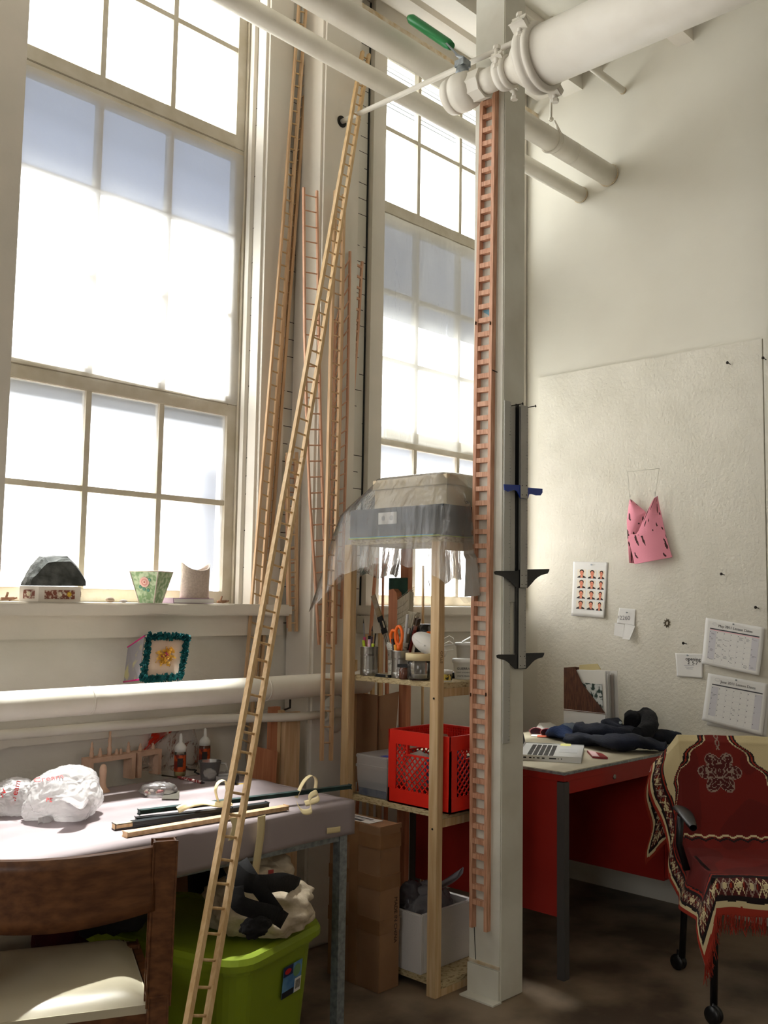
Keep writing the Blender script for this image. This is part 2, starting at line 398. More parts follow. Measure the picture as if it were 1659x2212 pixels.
# ------------------------------------------------ column
CX0,CX1,CY0,CY1=2.884,3.018,2.177,2.322
OLDW=mat('old_column_paint',rgb(224,222,210),0.6,col2=rgb(208,204,190),scale=5,bump=0.12,bscale=30)
col=thing('support_column','square white painted timber column with a pinkish ladder on its left face','column',((CX0+CX1)/2,(CY0+CY1)/2,0))

mb=MB().box((CX0,CY0,0.0),(CX1,CY1,ZC),bev=0.004); new_obj('shaft',mb,OLDW,col)
mb=MB().box((CX0-0.006,CY0+0.004,0),(CX0,CY1,0.105)).box((CX0-0.05,CY0-0.006,0),(CX0-0.0,CY1,0.006)); new_obj('base_block',mb,OLDW,col)
mb=MB().bar((CX0-0.002,CY0+0.004,0.115),(CX0-0.002,CY1-0.004,0.115),0.006,0.010); new_obj('bare_wood_scar',mb,RUST,col)
mb=MB().bar((CX0-0.0008,CY1-0.035,0.11),(CX0-0.0008,CY1-0.02,0.32),0.0016,0.0022,up=(0,1,0)); new_obj('crack',mb,IRON,col)

# ------------------------------------------------ overhead pipes
def pipe_thing(name,label,p0,p1,r,cat='pipe',bands=()):
    mb=MB().tube([p0]+[V(p0).lerp(V(p1),k/12) for k in range(1,12)]+[p1],r,24)
    o=thing(name,label,cat,V(p0)); new_obj('pipe_run',mb,PIPEM,o)
    d=(V(p1)-V(p0)).normalized()
    for b in bands:
        c=V(p0)+d*b; mb=MB().tube([c-d*0.004,c+d*0.004],r*1.02,24); new_obj('seam_band',mb,PIPEM,o)
    mb=MB().lathe([(r,0),(r*1.08,0.0),(r*1.08,0.006),(r*0.9,0.006)],V(p1)-d*0.012,axis=d,seg=24); new_obj('wall_collar',mb,RUST,o)
    return o
pipe_thing('overhead_pipe','thicker of the two white overhead pipes running into the right wall',(-3,2.638,3.663),(XR,2.638,3.663),0.055,bands=(6.55,6.9,7.05))
pipe_thing('overhead_pipe','thinner white overhead pipe nearer the window wall, just below its thicker twin',(-3,2.81,3.605),(XR,2.81,3.605),0.041,bands=(6.6,))
pipe_thing('ceiling_conduit','slim white conduit high up against the ceiling over the second window',(-3,2.55,4.10),(XR,2.55,4.10),0.018)
# strap hanger on the thick pipe
o=thing('pipe_hanger','white clevis hanger and rod holding the thick overhead pipe right of the column','hanger',(3.86,2.638,3.663))
mb=MB(); pts=[V((3.87,2.638,3.663))+V((0,math.sin(a)*0.058,math.cos(a)*0.058)) for a in [PI*0.35+k*(2*PI-0.7*PI)/16 for k in range(17)]]
pts=[p for p in pts]; top=V((3.87,2.638,3.775)); mb.tube([top+V((0,0.02,-0.02))]+pts+[top+V((0,-0.02,-0.02))],0.006,8); new_obj('clevis',mb,PIPEM,o)
mb=MB().tube([(3.87,2.638,3.76),(3.87,2.638,ZC)],0.006,8); new_obj('rod',mb,PIPEM,o)
mb=MB().lathe([(0.012,0),(0.012,0.012)],(3.87,2.638,3.765),seg=6,smooth=False); new_obj('nut',mb,PIPEM,o)
# thin tie rod out of the pier
rp=at(738,263,Y=PF); re=V((rp.x,1.0,rp.z-0.02))
o=thing('tie_rod','thin white rod sticking out of the pier and passing under the green valve','rod',rp)
mb=MB().tube([rp,re],0.011,12); new_obj('rod',mb,PIPEM,o)
mb=MB().lathe([(0.026,0),(0.026,0.003)],rp+V((0,-0.003,0)),axis=(0,1,0),seg=20); new_obj('wall_hole_rim',mb,IRON,o)
# the big sprinkler main with reducer, valve, coupling
BX,BZ=2.76,3.33
def bp(y): return V((BX,y,3.335))
o=thing('sprinkler_main','big white water main ending in a grooved coupling and a green-handled valve','pipe',bp(2.0))
mb=MB().tube([bp(-4.0),bp(1.0),bp(1.915)],0.104,40); new_obj('main_pipe',mb,PIPEM,o)
def coupling(y0,y1,r,name):
    mb=MB().lathe([(r*0.98,0),(r*1.14,0.002),(r*1.17,0.012),(r*1.17,(y1-y0)*0.35),(r*1.10,(y1-y0)*0.42),(r*1.17,(y1-y0)*0.5),(r*1.17,(y1-y0)-0.012),(r*1.12,(y1-y0)),(r*0.9,(y1-y0))],bp(y0),axis=(0,1,0),seg=40)
    c=new_obj(name,mb,PIPEM,o)
    for s in (1,-1):
        q=bp((y0+y1)/2)+V((-0.25*r*0-0.55*r*1.2*(1 if s>0 else -1)*0-0.0,0,0))
        ang=PI*0.80 if s>0 else -PI*0.2
        q=bp((y0+y1)/2)+V((math.cos(ang)*r*1.28,0,math.sin(ang)*r*1.28))
        mb=MB().obox(q,V((math.cos(ang),0,math.sin(ang)))*r*0.35,(0,(y1-y0)*0.8,0),V((-math.sin(ang),0,math.cos(ang)))*r*0.30,bev=0.004)
        mb.tube([q+V((0,0,-0.035)),q+V((0,0,0.035))],0.009,8)
        mb.lathe([(0.014,0),(0.014,0.012)],q+V((0,0,0.03)),seg=6,smooth=False); mb.lathe([(0.014,0),(0.014,0.012)],q+V((0,0,-0.042)),seg=6,smooth=False)
        b=new_obj('bolt_pad',mb,PIPEM,o)
coupling(1.905,1.97,0.104,'coupling')
mb=MB().lathe([(0.104,0),(0.088,0.03),(0.052,0.07),(0.048,0.09)],bp(1.965),axis=(0,1,0),seg=36); new_obj('reducer',mb,PIPEM,o)
coupling(2.055,2.105,0.052,'small_coupling')
mb=MB().lathe([(0.045,0),(0.045,0.09)],bp(2.10),axis=(0,1,0),seg=30); new_obj('nipple',mb,PIPEM,o)
mb=MB().lathe([(0.058,0),(0.058,0.055)],bp(2.175),axis=(0,1,0),seg=8,smooth=False); new_obj('valve_nut',mb,PIPEM,o)
mb=MB().lathe([(0.055,0),(0.068,0.02),(0.072,0.05),(0.072,0.075),(0.069,0.077),(0.069,0.085),(0.072,0.087),(0.066,0.12),(0.05,0.125)],bp(2.225),axis=(0,1,0),seg=32); new_obj('valve_body',mb,PIPEM,o)
mb=MB().tube([bp(2.285)+V((0,0,0.06)),bp(2.285)+V((0,0,0.105))],[0.03,0.022],16); mb.box(bp(2.285)+V((-0.022,-0.022,0.10)),bp(2.285)+V((0.022,0.022,0.125))); new_obj('valve_stem',mb,GALV,o)
h0=bp(2.285)+V((0,0,0.125)); h1=at(975,100,X=BX-0.01); h2=at(884,38,X=BX-0.02)
mb=MB().bar(h0+V((0.0,-0.02,0.0)),h0.lerp(h1,0.35)+V((0,0,-0.005)),0.045,0.006); mb.bar(h0.lerp(h1,0.3),h1.lerp(h2,0.1),0.042,0.006); new_obj('lever',mb,GALV,o)
mb=MB(); n=14; mb.tube([h1.lerp(h2,k/n) for k in range(n+1)],[0.017]+[0.022]*(n-1)+[0.013],16,ell=(0.9,1)); g=new_obj('lever_grip',mb,DKGREEN,o); g['label']='dark green vinyl grip'
mb=MB().tube([bp(1.45)+V((0,0,0.1)),bp(1.45)+V((0,0,ZC-3.335))],0.008,8); new_obj('hanger_rod',mb,PIPEM,o)

# ------------------------------------------------ low pipes on the window wall
YP=2.955
o=thing('heating_pipe','fat white horizontal pipe running below the left window sill','pipe',(1.0,YP,1.06))
mb=MB().tube([(-3,YP,1.06),(1.0,YP,1.06),(1.7,YP,1.06),(2.93,YP,1.06),(2.96,YP,1.06),(2.985,YP+0.02,1.06),(2.99,PF+0.05,1.06)],0.046,28); new_obj('pipe_run',mb,PIPEM,o)
for x in (1.68,2.42):
    mb=MB().tube([(x-0.003,YP,1.06),(x+0.003,YP,1.06)],0.0475,28); new_obj('seam_band',mb,PIPEM,o)
mb=MB().tube([(2.55,YP,1.012),(2.55,YP,0.98),(2.55,YP+0.03,0.97)],0.004,8); new_obj('hook',mb,IRON,o)
o=thing('return_pipe','thin white pipe just under the fat horizontal one, ending in a round flange','pipe',(1.0,3.02,0.94))
mb=MB().tube([(-3,3.10,0.955),(1.0,3.10,0.955),(2.2,3.08,0.95),(2.45,2.99,0.945),(2.60,2.965,0.94),(2.78,2.965,0.94)],0.017,14); new_obj('pipe_run',mb,PIPEM,o)
mb=MB().lathe([(0.026,0),(0.03,0.01),(0.03,0.03),(0.024,0.035)],(2.745,2.965,0.94),axis=(1,0,0),seg=16); new_obj('union_nut',mb,PIPEM,o)
mb=MB().lathe([(0.075,0),(0.078,0.008),(0.07,0.016),(0.03,0.022)],(2.85,PF-0.002,0.93),axis=(0,-1,0),seg=32); mb.tube([(2.78,2.965,0.94),(2.83,2.97,0.94),(2.85,3.0,0.94)],0.019,12); new_obj('flange',mb,PIPEM,o)
# ================================================================ LADDERS
def poly_at(pts,f):
    """Point at fraction f of a polyline."""
    L=[(pts[i+1]-pts[i]).length for i in range(len(pts)-1)]; t=f*sum(L)
    for i,l in enumerate(L):
        if t<=l or i==len(L)-1: return pts[i].lerp(pts[i+1],min(1,t/l))
        t-=l
def ladder(label,group,ra,rb,w,t,pitch,m,rung='round',rr=0.0035,first=0.03,out=(0,-1,0),rm=None,name='craft_ladder'):
    base=(ra[-1]+rb[-1])/2
    o=thing(name,label,'ladder',base,group)
    out=V(out)
    for R in (ra,rb):
        mb=MB()
        for i in range(len(R)-1): mb.bar(R[i],R[i+1],w,t,up=out)
        if len(R)>2:
            for q in R[1:-1]: mb.obox(q,(w,0,0),out*t,(0,0,w))
        new_obj('rail',mb,m,o)
    ln=sum((ra[i+1]-ra[i]).length for i in range(len(ra)-1)); n=int((ln-first*2)/pitch)
    n=min(n,98)
    for k in range(n+1):
        f=(first+k*pitch)/ln
        if f>1: break
        a=poly_at(ra,f); b=poly_at(rb,f); mb=MB()
        d=(b-a).normalized()
        if rung=='round': mb.tube([a-d*w*0.45,b+d*w*0.45],rr,8)
        else: mb.bar(a,b,rung,t*0.85,up=out)
        new_obj('rung',mb,rm or m,o)
    return o
def rail(pts,**k): return [at(x,y,**k) for x,y in pts]
def lean(p,q,top,bot,Yt,Yb,n=1):
    """Straight rail seen from pixel p to q, leaning: Y goes from Yt (top) to Yb (bottom)."""
    return [at(*p,Y=Yt),at(*q,Y=Yb)]
# front long one, leaning over the table
ladder('very long pale narrow ladder leaning diagonally across the work table',None,
   [at(783,112,Y=3.0),at(628,980,Y=2.60),at(399,2240,Y=1.86)],[at(797,118,Y=3.0),at(654,990,Y=2.60),at(441,2240,Y=1.86)],0.013,0.016,0.060,PINE,rr=0.0035)
# tall pair by the first window
ladder('tall narrow ladder right of the left window, front one of the two standing there',None,
   [at(646,10,Y=3.13),at(611,482,Y=3.135),at(558.5,1120,Y=3.14),at(516,1640,Y=3.14)],[at(661,14,Y=3.13),at(627,482,Y=3.135),at(576.6,1120,Y=3.14),at(536,1648,Y=3.14)],0.010,0.012,0.058,PINE2,rr=0.0035,rm=PINE)
ladder('tall dark-railed ladder standing close behind the front one right of the left window',None,
   [at(652,130,Y=3.165),at(600,862,Y=3.165),at(536,1640,Y=3.165)],[at(664,124,Y=3.165),at(627,620,Y=3.165),at(588.6,1120,Y=3.165),at(549,1640,Y=3.165)],0.014,0.012,0.050,PINE2,rr=0.002)
# the pier group
ladder('bowed wide-runged slender ladder hanging on the left edge of the pier',None,
   rail([(656,405),(658,720),(662,886),(669,1080),(677,1193),(689,1393)],Y=3.012),rail([(684.5,412),(687,620),(691,862),(696,1048),(701,1193),(708,1389)],Y=3.012),0.009,0.010,0.066,CEDAR,rr=0.003)
ladder('long ladder with thick pale left rail hanging in front of the fat pipe',None,
   [at(725,412,Y=3.0),at(715,741,Y=2.96),at(708,1048,Y=2.92),at(701,1289,Y=2.89),at(694.5,1643,Y=2.89)],[at(743,420,Y=3.0),at(735.7,741,Y=2.96),at(729,1048,Y=2.92),at(721,1289,Y=2.89),at(714.7,1643,Y=2.89)],0.013,0.014,0.062,PINE2,rr=0.0035)
ladder('narrow ladder on the pier with its tip just left of the reddish ladder',None,
   rail([(742,570),(735,900),(722,1330)],Y=3.015),rail([(756,543),(750,900),(737,1337)],Y=3.015),0.008,0.010,0.060,CEDAR,rr=0.003)
ladder('short ladder behind the thick-railed one on the pier',None,
   rail([(724,690),(711,1392)],Y=3.019),rail([(736,640),(725,1392)],Y=3.019),0.007,0.008,0.040,CEDAR,rr=0.003)
ladder('reddish ladder with flat rungs at the right edge of the pier',None,
   rail([(765.4,555),(756,741),(743,960),(733,1250)],Y=3.10),rail([(782.3,565),(773,717),(758.6,910),(750,1230)],Y=3.10),0.010,0.010,0.052,CEDAR,rung=0.010)
ladder('small ladder left of the pier, front one of two short ones',None,
   rail([(621,978),(626,1364)],Y=3.10),rail([(640.5,977),(640,1364)],Y=3.10),0.012,0.010,0.052,PINE2,rr=0.003)
ladder('small reddish ladder tucked behind the other short one left of the pier',None,
   rail([(619,985),(622,1357)],Y=3.12),rail([(637,990),(644,1350)],Y=3.12),0.010,0.008,0.060,CEDAR,rr=0.003)
# flat-runged oak ladder on the column
XL=CX0-0.012
ra=[at(1045,175,X=XL),at(1033,700,X=XL),at(1022,1500,X=XL),at(1021,2002,X=XL)]; rb=[at(1071,165,X=XL),at(1064,700,X=XL),at(1055,1500,X=XL),at(1052,2012,X=XL)]
ladder('pinkish oak ladder with thick flat rungs hanging on the white column',None,ra,rb,0.014,0.024,0.0535,OAK,rung=0.018,first=0.045,out=(-1,0,0),name='wooden_ladder')
o=thing('paint_blot','light blue painted blot on the column behind the oak ladder','stain',at(1050,675,X=CX0))
mb=MB()
pts=[(1044,670),(1050,667),(1057,669),(1058,684),(1054,680),(1049,677),(1045,675)]
mb.prism([at(x,y,X=CX0-0.0015) for x,y in pts],(0.001,0,0)); new_obj('blot',mb,mat('light_blue_paint',rgb(120,170,190),0.6),o)

# ================================================================ RULES ON THE COLUMN
YT=CY0-0.004
def vrule(px0,px1,y0,y1,yo,m,o,name='blade',th=0.002):
    a=at(px0,(y0+y1)/2,Y=yo); b=at(px1,(y0+y1)/2,Y=yo); t=at(px0,y0,Y=yo); q=at(px0,y1,Y=yo)
    mb=MB().box((a.x,yo-th/2,q.z),(b.x,yo+th/2,t.z)); return new_obj(name,mb,m,o)
def ticks(px0,px1,y0,y1,yo,o):
    a=at(px0,(y0+y1)/2,Y=yo); b=at(px1,(y0+y1)/2,Y=yo); t=at(px0,y0,Y=yo).z; q=at(px0,y1,Y=yo).z; mb=MB(); z=q+0.01; k=0
    while z<t-0.01:
        l=0.006 if k%4 else 0.011; mb.box((b.x-0.001-l,yo-0.0021,z-0.0006),(b.x-0.001,yo-0.0012,z+0.0006)); z+=0.0127; k+=1
    new_obj('graduations',mb,INK,o)
def tsquare(label,px0,px1,y0,y1,yo,hp,mh,cat='t-square',name='t_square'):
    o=thing(name,label,cat,at((px0+px1)/2,y1,Y=yo)); vrule(px0,px1,y0,y1,yo,ALU,o); ticks(px0,px1,y0,y1,yo,o)
    mb=MB(); mb.prism([at(x,y,Y=yo+0.0025) for x,y in hp],(0,0.003,0)); new_obj('head',mb,mh,o)
    mb=MB()
    for dx in (0.2,0.8):
        for yy in (y1-6,y1-26): mb.lathe([(0.002,0),(0.002,0.001)],at(px0+(px1-px0)*dx,yy,Y=yo-0.0012),axis=(0,-1,0),seg=8)
    new_obj('rivets',mb,IRON,o)
    return o
def headpoly(cx,yt,yb,l,r):
    L=[];n=6
    P=[(l+4,yt+2),(cx-14,yt+2),(cx-12,yt),(cx+8,yt-1),(r,yt-2),(r-1,yt+3),(r-4,yt+8)]
    for k in range(1,n): 
        f=k/n; P.append((r-4+(cx+11-(r-4))*f, yt+9+(yb-yt-9)*f**2.2))
    P.append((cx+9,yb)); P.append((cx-15,yb))
    for k in range(1,n):
        f=1-k/n; P.append((l+6+(cx-17-(l+6))*f, yt+12+(yb-yt-12)*f**2.2))
    P.append((l+2,yt+10)); P.append((l,yt+4)); return P
tsquare('long aluminium t-square whose black head hangs lowest on the column',1121,1136,878,1444,YT-0.006,headpoly(1128,1412,1445,1073,1176),BLACK)
tsquare('aluminium t-square whose black head hangs midway, above the lowest one',1124.5,1139,874,1269,YT-0.014,headpoly(1131,1231,1270,1068,1187),BLACK)
blue=mat('blue_plastic',rgb(24,60,160),0.4)
o=tsquare('short t-square with a bright blue plastic head on the column',1125,1140,876,1075,YT-0.022,[(1089,1046),(1124,1048),(1141,1053),(1172,1056),(1172,1064),(1168,1070),(1158,1070),(1148,1067),(1143,1068),(1141,1077),(1124,1076),(1118,1062),(1112,1058),(1098,1062),(1090,1058)],blue)
o=thing('steel_yardstick','pale steel yardstick, leftmost and lowest reaching on the right face of the column','ruler',at(1094,1605,Y=YT))
vrule(1088,1102,864,1606,YT-0.001,mat('pale_steel_rule',rgb(190,190,184),0.5,0.3),o); ticks(1088,1102,864,1606,YT-0.001,o)
o=thing('straightedge','grey aluminium straightedge between the yardstick and the black strip on the column','ruler',at(1107,1300,Y=YT))
vrule(1102.5,1112,876,1300,YT-0.002,ALU,o)
o=thing('black_strip','long thin black strip hanging beside the t-squares on the column','ruler',at(1116,1270,Y=YT))
vrule(1113,1120,872,1412,YT-0.003,BLACK,o)
for x,y,l in ((1101,877,'nail holding the straightedge on the column'),(1129,882,'nail holding the t-squares on the column')):
    p=at(x,y,Y=CY0); o=thing('nail',l,'nail',p); mb=MB().tube([p,p+V((0.012,-0.05,0.004))],0.0018,8).lathe([(0.005,0),(0.005,0.002)],p+V((0.012,-0.05,0.004)),axis=(0.2,-1,0.1),seg=10); new_obj('shank',mb,IRON,o)
p=at(1074,804,X=CX0); o=thing('nail','small nail beside the oak ladder on the left face of the column','nail',p); mb=MB().tube([p,p+V((-0.03,0,0.003))],0.0018,8); new_obj('shank',mb,IRON,o)

# ================================================================ WALL R : boards and pinned things
XB=XR-0.012
def board(label,y0,y1):
    mb=MB().box((XB,y0,0.20),(XR-0.0005,y1,2.64),bev=0.001); o=new_obj('pin_board',mb,BOARDM); tag(o,label,'board','painted pin boards on the right wall'); return o
board('large white painted fibreboard panel with the pink cloth pinned on it',1.834,3.083)
board('white painted fibreboard panel right of the seam, behind the draped chair',0.60,1.829)
def wp(x,y,off=0.001): return at(x,y,X=XB-off)
def sheet(name,label,cat,quad,m,curl=0.01,group=None,off=0.002,curlfn=None):
    """Paper pinned on the board: quad = pixel corners tl,tr,br,bl."""
    q=[wp(x,y,0) for x,y in quad]; c=sum(q,V((0,0,0)))/4
    o=thing(name,label,cat,c,group)
    cf=curlfn or (lambda u,v: curl*(v*v)*(0.4+0.6*abs(2*u-1)))
    def fn(u,v):
        p=q[0].lerp(q[1],u).lerp(q[3].lerp(q[2],u),v); p.x=XB-off-cf(u,v); return p
    mb=MB().grid(fn,16,16,thick=0.0004); new_obj('paper',mb,m,o)
    def on(u,v,e=0.0006):
        p=fn(u,v); p.x-=e; return p
    return o,on
def tack(o,p,m=IRON):
    mb=MB().tube([p,p+V((-0.01,0,0))],0.0012,6).lathe([(0.004,0),(0.004,0.003)],p+V((-0.01,0,0)),axis=(-1,0,0),seg=10); return new_obj('pin',mb,m,o)
def patch(mb,on,u0,v0,u1,v1,n=4,e=0.0006):
    """A printed rectangle following the curl of the sheet."""
    mb.grid(lambda a,b:on(u0+(u1-u0)*a,v0+(v1-v0)*b,e),n,2)
# twelve portraits
o,on=sheet('photo_sheet','white sheet printed with twelve small identical portraits, pinned left of the pink cloth','print',[(1239,1213),(1314,1215),(1308,1335),(1237,1330)],PAPER,curl=0.012)
SKIN=mat('portrait_skin',rgb(222,140,112),0.8); SHIRT=mat('portrait_shirt',rgb(44,38,38),0.8); HAIR=mat('portrait_hair',rgb(34,24,22),0.8); BACKG=mat('portrait_backdrop',rgb(232,222,205),0.85)
def ell(mb,on,cu,cv,ru,rv,e,a0=0,a1=2*PI,n=18):
    mb.bm.faces.new([mb.bm.verts.new(on(cu+ru*math.cos(a0+(a1-a0)*k/n),cv+rv*math.sin(a0+(a1-a0)*k/n),e)) for k in range(n)])
for r in range(4):
    for c in range(3):
        u0=[0.13,0.44,0.73][c]; w=[0.26,0.25,0.20][c]; v0=0.14+0.19*r+(0.005*c); h=0.155
        mb=MB(); patch(mb,on,u0,v0,u0+w,v0+h); ph=new_obj('portrait',mb,BACKG,o)
        mb=MB(); cx=u0+w/2
        mb.bm.faces.new([mb.bm.verts.new(on(a,b,0.0012)) for a,b in ((u0,v0+h),(u0+w*0.08,v0+h*0.86),(u0+w*0.35,v0+h*0.72),(u0+w*0.65,v0+h*0.72),(u0+w*0.92,v0+h*0.86),(u0+w,v0+h))]); new_obj('shirt',mb,SHIRT,ph)
        mb=MB(); ell(mb,on,cx,v0+h*0.25,w*0.25,h*0.24,0.0013); new_obj('hair',mb,HAIR,ph)
        mb=MB(); ell(mb,on,cx,v0+h*0.42,w*0.20,h*0.28,0.0016); patch(mb,on,cx-w*0.13,v0+h*0.62,cx+w*0.13,v0+h*0.98,e=0.0016); new_obj('face',mb,SKIN,ph)
        mb=MB(); patch(mb,on,cx-w*0.11,v0+h*0.36,cx-w*0.04,v0+h*0.39,e=0.002); patch(mb,on,cx+w*0.04,v0+h*0.36,cx+w*0.11,v0+h*0.39,e=0.002); patch(mb,on,cx-w*0.06,v0+h*0.56,cx+w*0.06,v0+h*0.585,e=0.002); new_obj('features',mb,HAIR,ph)
tack(o,on(0.56,0.05),GALV)
# small notes
o,on=sheet('paper_note','creased white note with pencil scribble and a folded flap, right below the portrait sheet','note',[(1338,1313),(1374,1316),(1372,1352),(1334,1346)],PAPER,curl=0.004)
text('scribble','12260',0.03,on(0.33,0.62,0.001),(0,-1,0),(0,0,1),mat('pencil',rgb(140,138,140),0.9),o); tack(o,on(0.55,0.25),GALV)
mb=MB(); mb.prism([wp(1350,1348,0.012),wp(1372,1352,0.010),wp(1360,1382,0.03),wp(1344,1380,0.028)],(0.0006,0,0)); new_obj('folded_flap',mb,PAPER,o)
mb=MB(); mb.prism([wp(1328,1345,0.004),wp(1349,1349,0.004),wp(1345,1377,0.008),wp(1326,1372,0.006)],(0.0005,0,0)); new_obj('lower_flap',mb,PAPER,o)
o,on=sheet('invitation_card','small white card with handwriting reading opening 5-7, left of the calendars','card',[(1459,1411),(1519,1412),(1519,1465),(1464,1461)],PAPER,curl=0.006)
HB=mat('handwriting',rgb(40,38,44),0.8)
text('handwriting','opening',0.024,on(0.64,0.24,0.001),(0,-1,0.0),(0,0,1),HB,o,0.0005); text('handwriting','2  5-7',0.022,on(0.62,0.40,0.001),(0,-1,0),(0,0,1),HB,o,0.0005)
mb=MB()
for k in range(3): patch(mb,on,0.30+0.04*k,0.50+0.07*k,0.68-0.03*k,0.515+0.07*k)
new_obj('printed_lines',mb,mat('blue_grey_ink',rgb(120,116,140),0.8),o); tack(o,on(0.48,0.08),GALV)
# calendars
def calendar(label,quad,title,pink):
    o,on=sheet('calendar_page',label,'calendar',quad,PAPER,curlfn=lambda u,v:0.004+0.02*(v**2)*(0.3+0.7*u)+0.006*(1-u)*v,group=None)
    text('title',title,0.017,on(0.52,0.13,0.001),on(0.7,0.13)-on(0.3,0.13),on(0.5,0.0)-on(0.5,0.5),INK,o)
    mb=MB(); patch(mb,on,0.09,0.20,0.93,0.225,8); new_obj('weekday_bar',mb,INK,o)
    if pink:
        mb=MB(); patch(mb,on,0.09,0.228,0.93,0.243,8); new_obj('pink_stripe',mb,mat('pink_marker',rgb(236,180,190),0.85),o)
    for u_,v_,w_ in ((0.09,0.205,0.86),(0.815,0.93,0.92)):
        mb=MB(); patch(mb,on,u_,0.25,v_,w_,e=0.0005); new_obj('weekend_column',mb,mat('pale_grey_print',rgb(205,203,208),0.85),o)
    mb=MB()
    for i in range(8): patch(mb,on,0.09+0.12*i-0.001,0.25,0.09+0.12*i+0.001,0.92,e=0.0008)
    for j in range(7): patch(mb,on,0.09,0.25+0.1117*j-0.001,0.93,0.25+0.1117*j+0.001,8,e=0.0008)
    new_obj('grid_lines',mb,PALEINK,o)
    rr=random.Random(title); mb=MB()
    for j in range(6):
        for i in range(7):
            u=0.10+0.12*i; v=0.27+0.1117*j; patch(mb,on,u,v,u+0.012,v+0.018,1,e=0.0009)
            if rr.random()<(0.55 if pink else 0.12):
                for k in range(rr.randint(1,3)): patch(mb,on,u+0.02,v+0.03+0.022*k,u+0.02+rr.uniform(0.03,0.075),v+0.037+0.022*k,1,e=0.0009)
    new_obj('entries',mb,mat('soft_ink',rgb(120,118,124),0.85),o)
    mb=MB()
    for k in range(14):
        a=2*PI*k/14; mb.tube([on(0.17+0.04*math.cos(a),0.10+0.03*math.sin(a)),on(0.17+0.04*math.cos(a+0.45),0.10+0.03*math.sin(a+0.45))],0.0004,4)
    new_obj('round_logo',mb,PALEINK,o)
    tack(o,on(0.5,0.035),GALV); return o
calendar('upper printed calendar page with a pink marker stripe, pinned on the right board',[(1526,1334),(1653,1356),(1645,1459),(1519,1433)],'May 2011 Lesson Dates',True)
calendar('lower printed calendar page pinned over other sheets, near the draped chair',[(1531,1454),(1660,1477),(1652,1588),(1520,1555)],'June 2011 Lesson Dates',False)
o,on=sheet('loose_sheet','white sheet peeking out under the lower calendar page','paper',[(1534,1460),(1664,1482),(1656,1592),(1528,1566)],PAPER,curl=0.002,off=0.0015)
# nails in the boards
for i,(x,y,l) in enumerate(((1578,787,'dark push pin high on the big board near its upper right corner'),(1655,777,'pin on the right board beside the seam'),(1565,1242,'dark pin on the board right of the pink cloth'),(1639,1314,'pin above the upper calendar page'),(1483,1391,'bent nail above the invitation card'))):
    p=wp(x,y); o=thing('push_pin',l,'pin',p); mb=MB().tube([p,p+V((-0.022,0.004,0.004))],0.002,8).lathe([(0.006,0),(0.007,0.004),(0.004,0.006)],p+V((-0.022,0.004,0.004)),axis=(-1,0,0),seg=12); new_obj('pin_body',mb,IRON,o)
p=wp(1441,1346); o=thing('plaster_scar','round dark scar where the board surface is broken out','scar',p)
mb=MB()
for k in range(9):
    a=2*PI*k/9; mb.tube([p+V((-0.001,0.018*math.cos(a),0.022*math.sin(a))),p+V((-0.001,0.018*math.cos(a+2.2)*0.8,0.022*math.sin(a+2.0)*0.8))],0.0016,6)
new_obj('cracks',mb,mat('scar_dark',rgb(90,78,60),0.9),o)
# pink cloth on a wire
PINK='pink_cloth'
def spots(u,v,seed=0):
    base=rgb(238,152,170); dark=rgb(70,34,34)
    q=V((u*5+seed*4.1,v*4.4,seed)); c=V((math.floor(q.x),math.floor(q.y),0)); best=9
    for dx in (-1,0,1):
        for dy in (-1,0,1):
            g=V((c.x+dx,c.y+dy,seed)); h=noise.random_unit_vector
            rx=(math.sin(g.x*127.1+g.y*311.7+seed)*43758.5)%1; ry=(math.sin(g.x*269.5+g.y*183.3+seed)*43758.5)%1; rs=(math.sin(g.x*17.5+g.y*63.3+seed)*43758.5)%1
            if rs<0.25: continue
            d=V((q.x-(g.x+rx),q.y-(g.y+ry),0)); a=0.8+ (rs-.5)*1.6
            d2=V((d.x*math.cos(a)+d.y*math.sin(a),-d.x*math.sin(a)+d.y*math.cos(a),0)); s=0.16+0.34*(rs-0.35)
            best=min(best,math.hypot(d2.x/s,d2.y/(s*0.45)))
    return dark if best+0.35*noise.noise(q*6)<1 else base
PCM=vcol_mat('pink_spotted_felt',0.9,0.15,200)
o=thing('hanging_cloth','pink felt cloth with dark spots hanging from a thin wire on the board','cloth',wp(1400,1215,0.03))
def ruled(L,R,off,nu,nv,mbx,col,thick=0.004):
    def fn(u,v):
        def pl(P,t):
            t*=len(P)-1; i=min(int(t),len(P)-2); f=t-i; return (P[i][0]+(P[i+1][0]-P[i][0])*f,P[i][1]+(P[i+1][1]-P[i][1])*f)
        a=pl(L,v); b=pl(R,v); return wp(a[0]+(b[0]-a[0])*u,a[1]+(b[1]-a[1])*u,off(u,v))
    return mbx.grid(fn,nu,nv,thick=thick,col=col)
mb=MB(); ruled([(1361,1080),(1355,1125),(1356,1150),(1358,1185),(1359,1216)],[(1362,1080),(1395,1106),(1392,1130),(1380,1165),(1374,1217)],lambda u,v:0.022+0.014*math.sin(u*3+v*2),40,70,mb,lambda u,v:spots(u*0.5,v,1))
new_obj('back_fold',mb,PCM,o)
mb=MB(); ruled([(1414,1074),(1397,1108),(1380,1148),(1372,1158),(1357,1155),(1368,1200),(1372,1219)],[(1419,1071),(1424,1092),(1430,1115),(1435,1140),(1441,1165),(1448,1190),(1453,1204)],lambda u,v:0.045+0.018*math.sin(u*3.1+0.4)*(0.3+0.7*v)-0.02*u,70,90,mb,lambda u,v:spots(u,v,2))
new_obj('front_flap',mb,PCM,o)
mb=MB(); A=wp(1356,1019,0.02); B=wp(1424,1012,0.02)
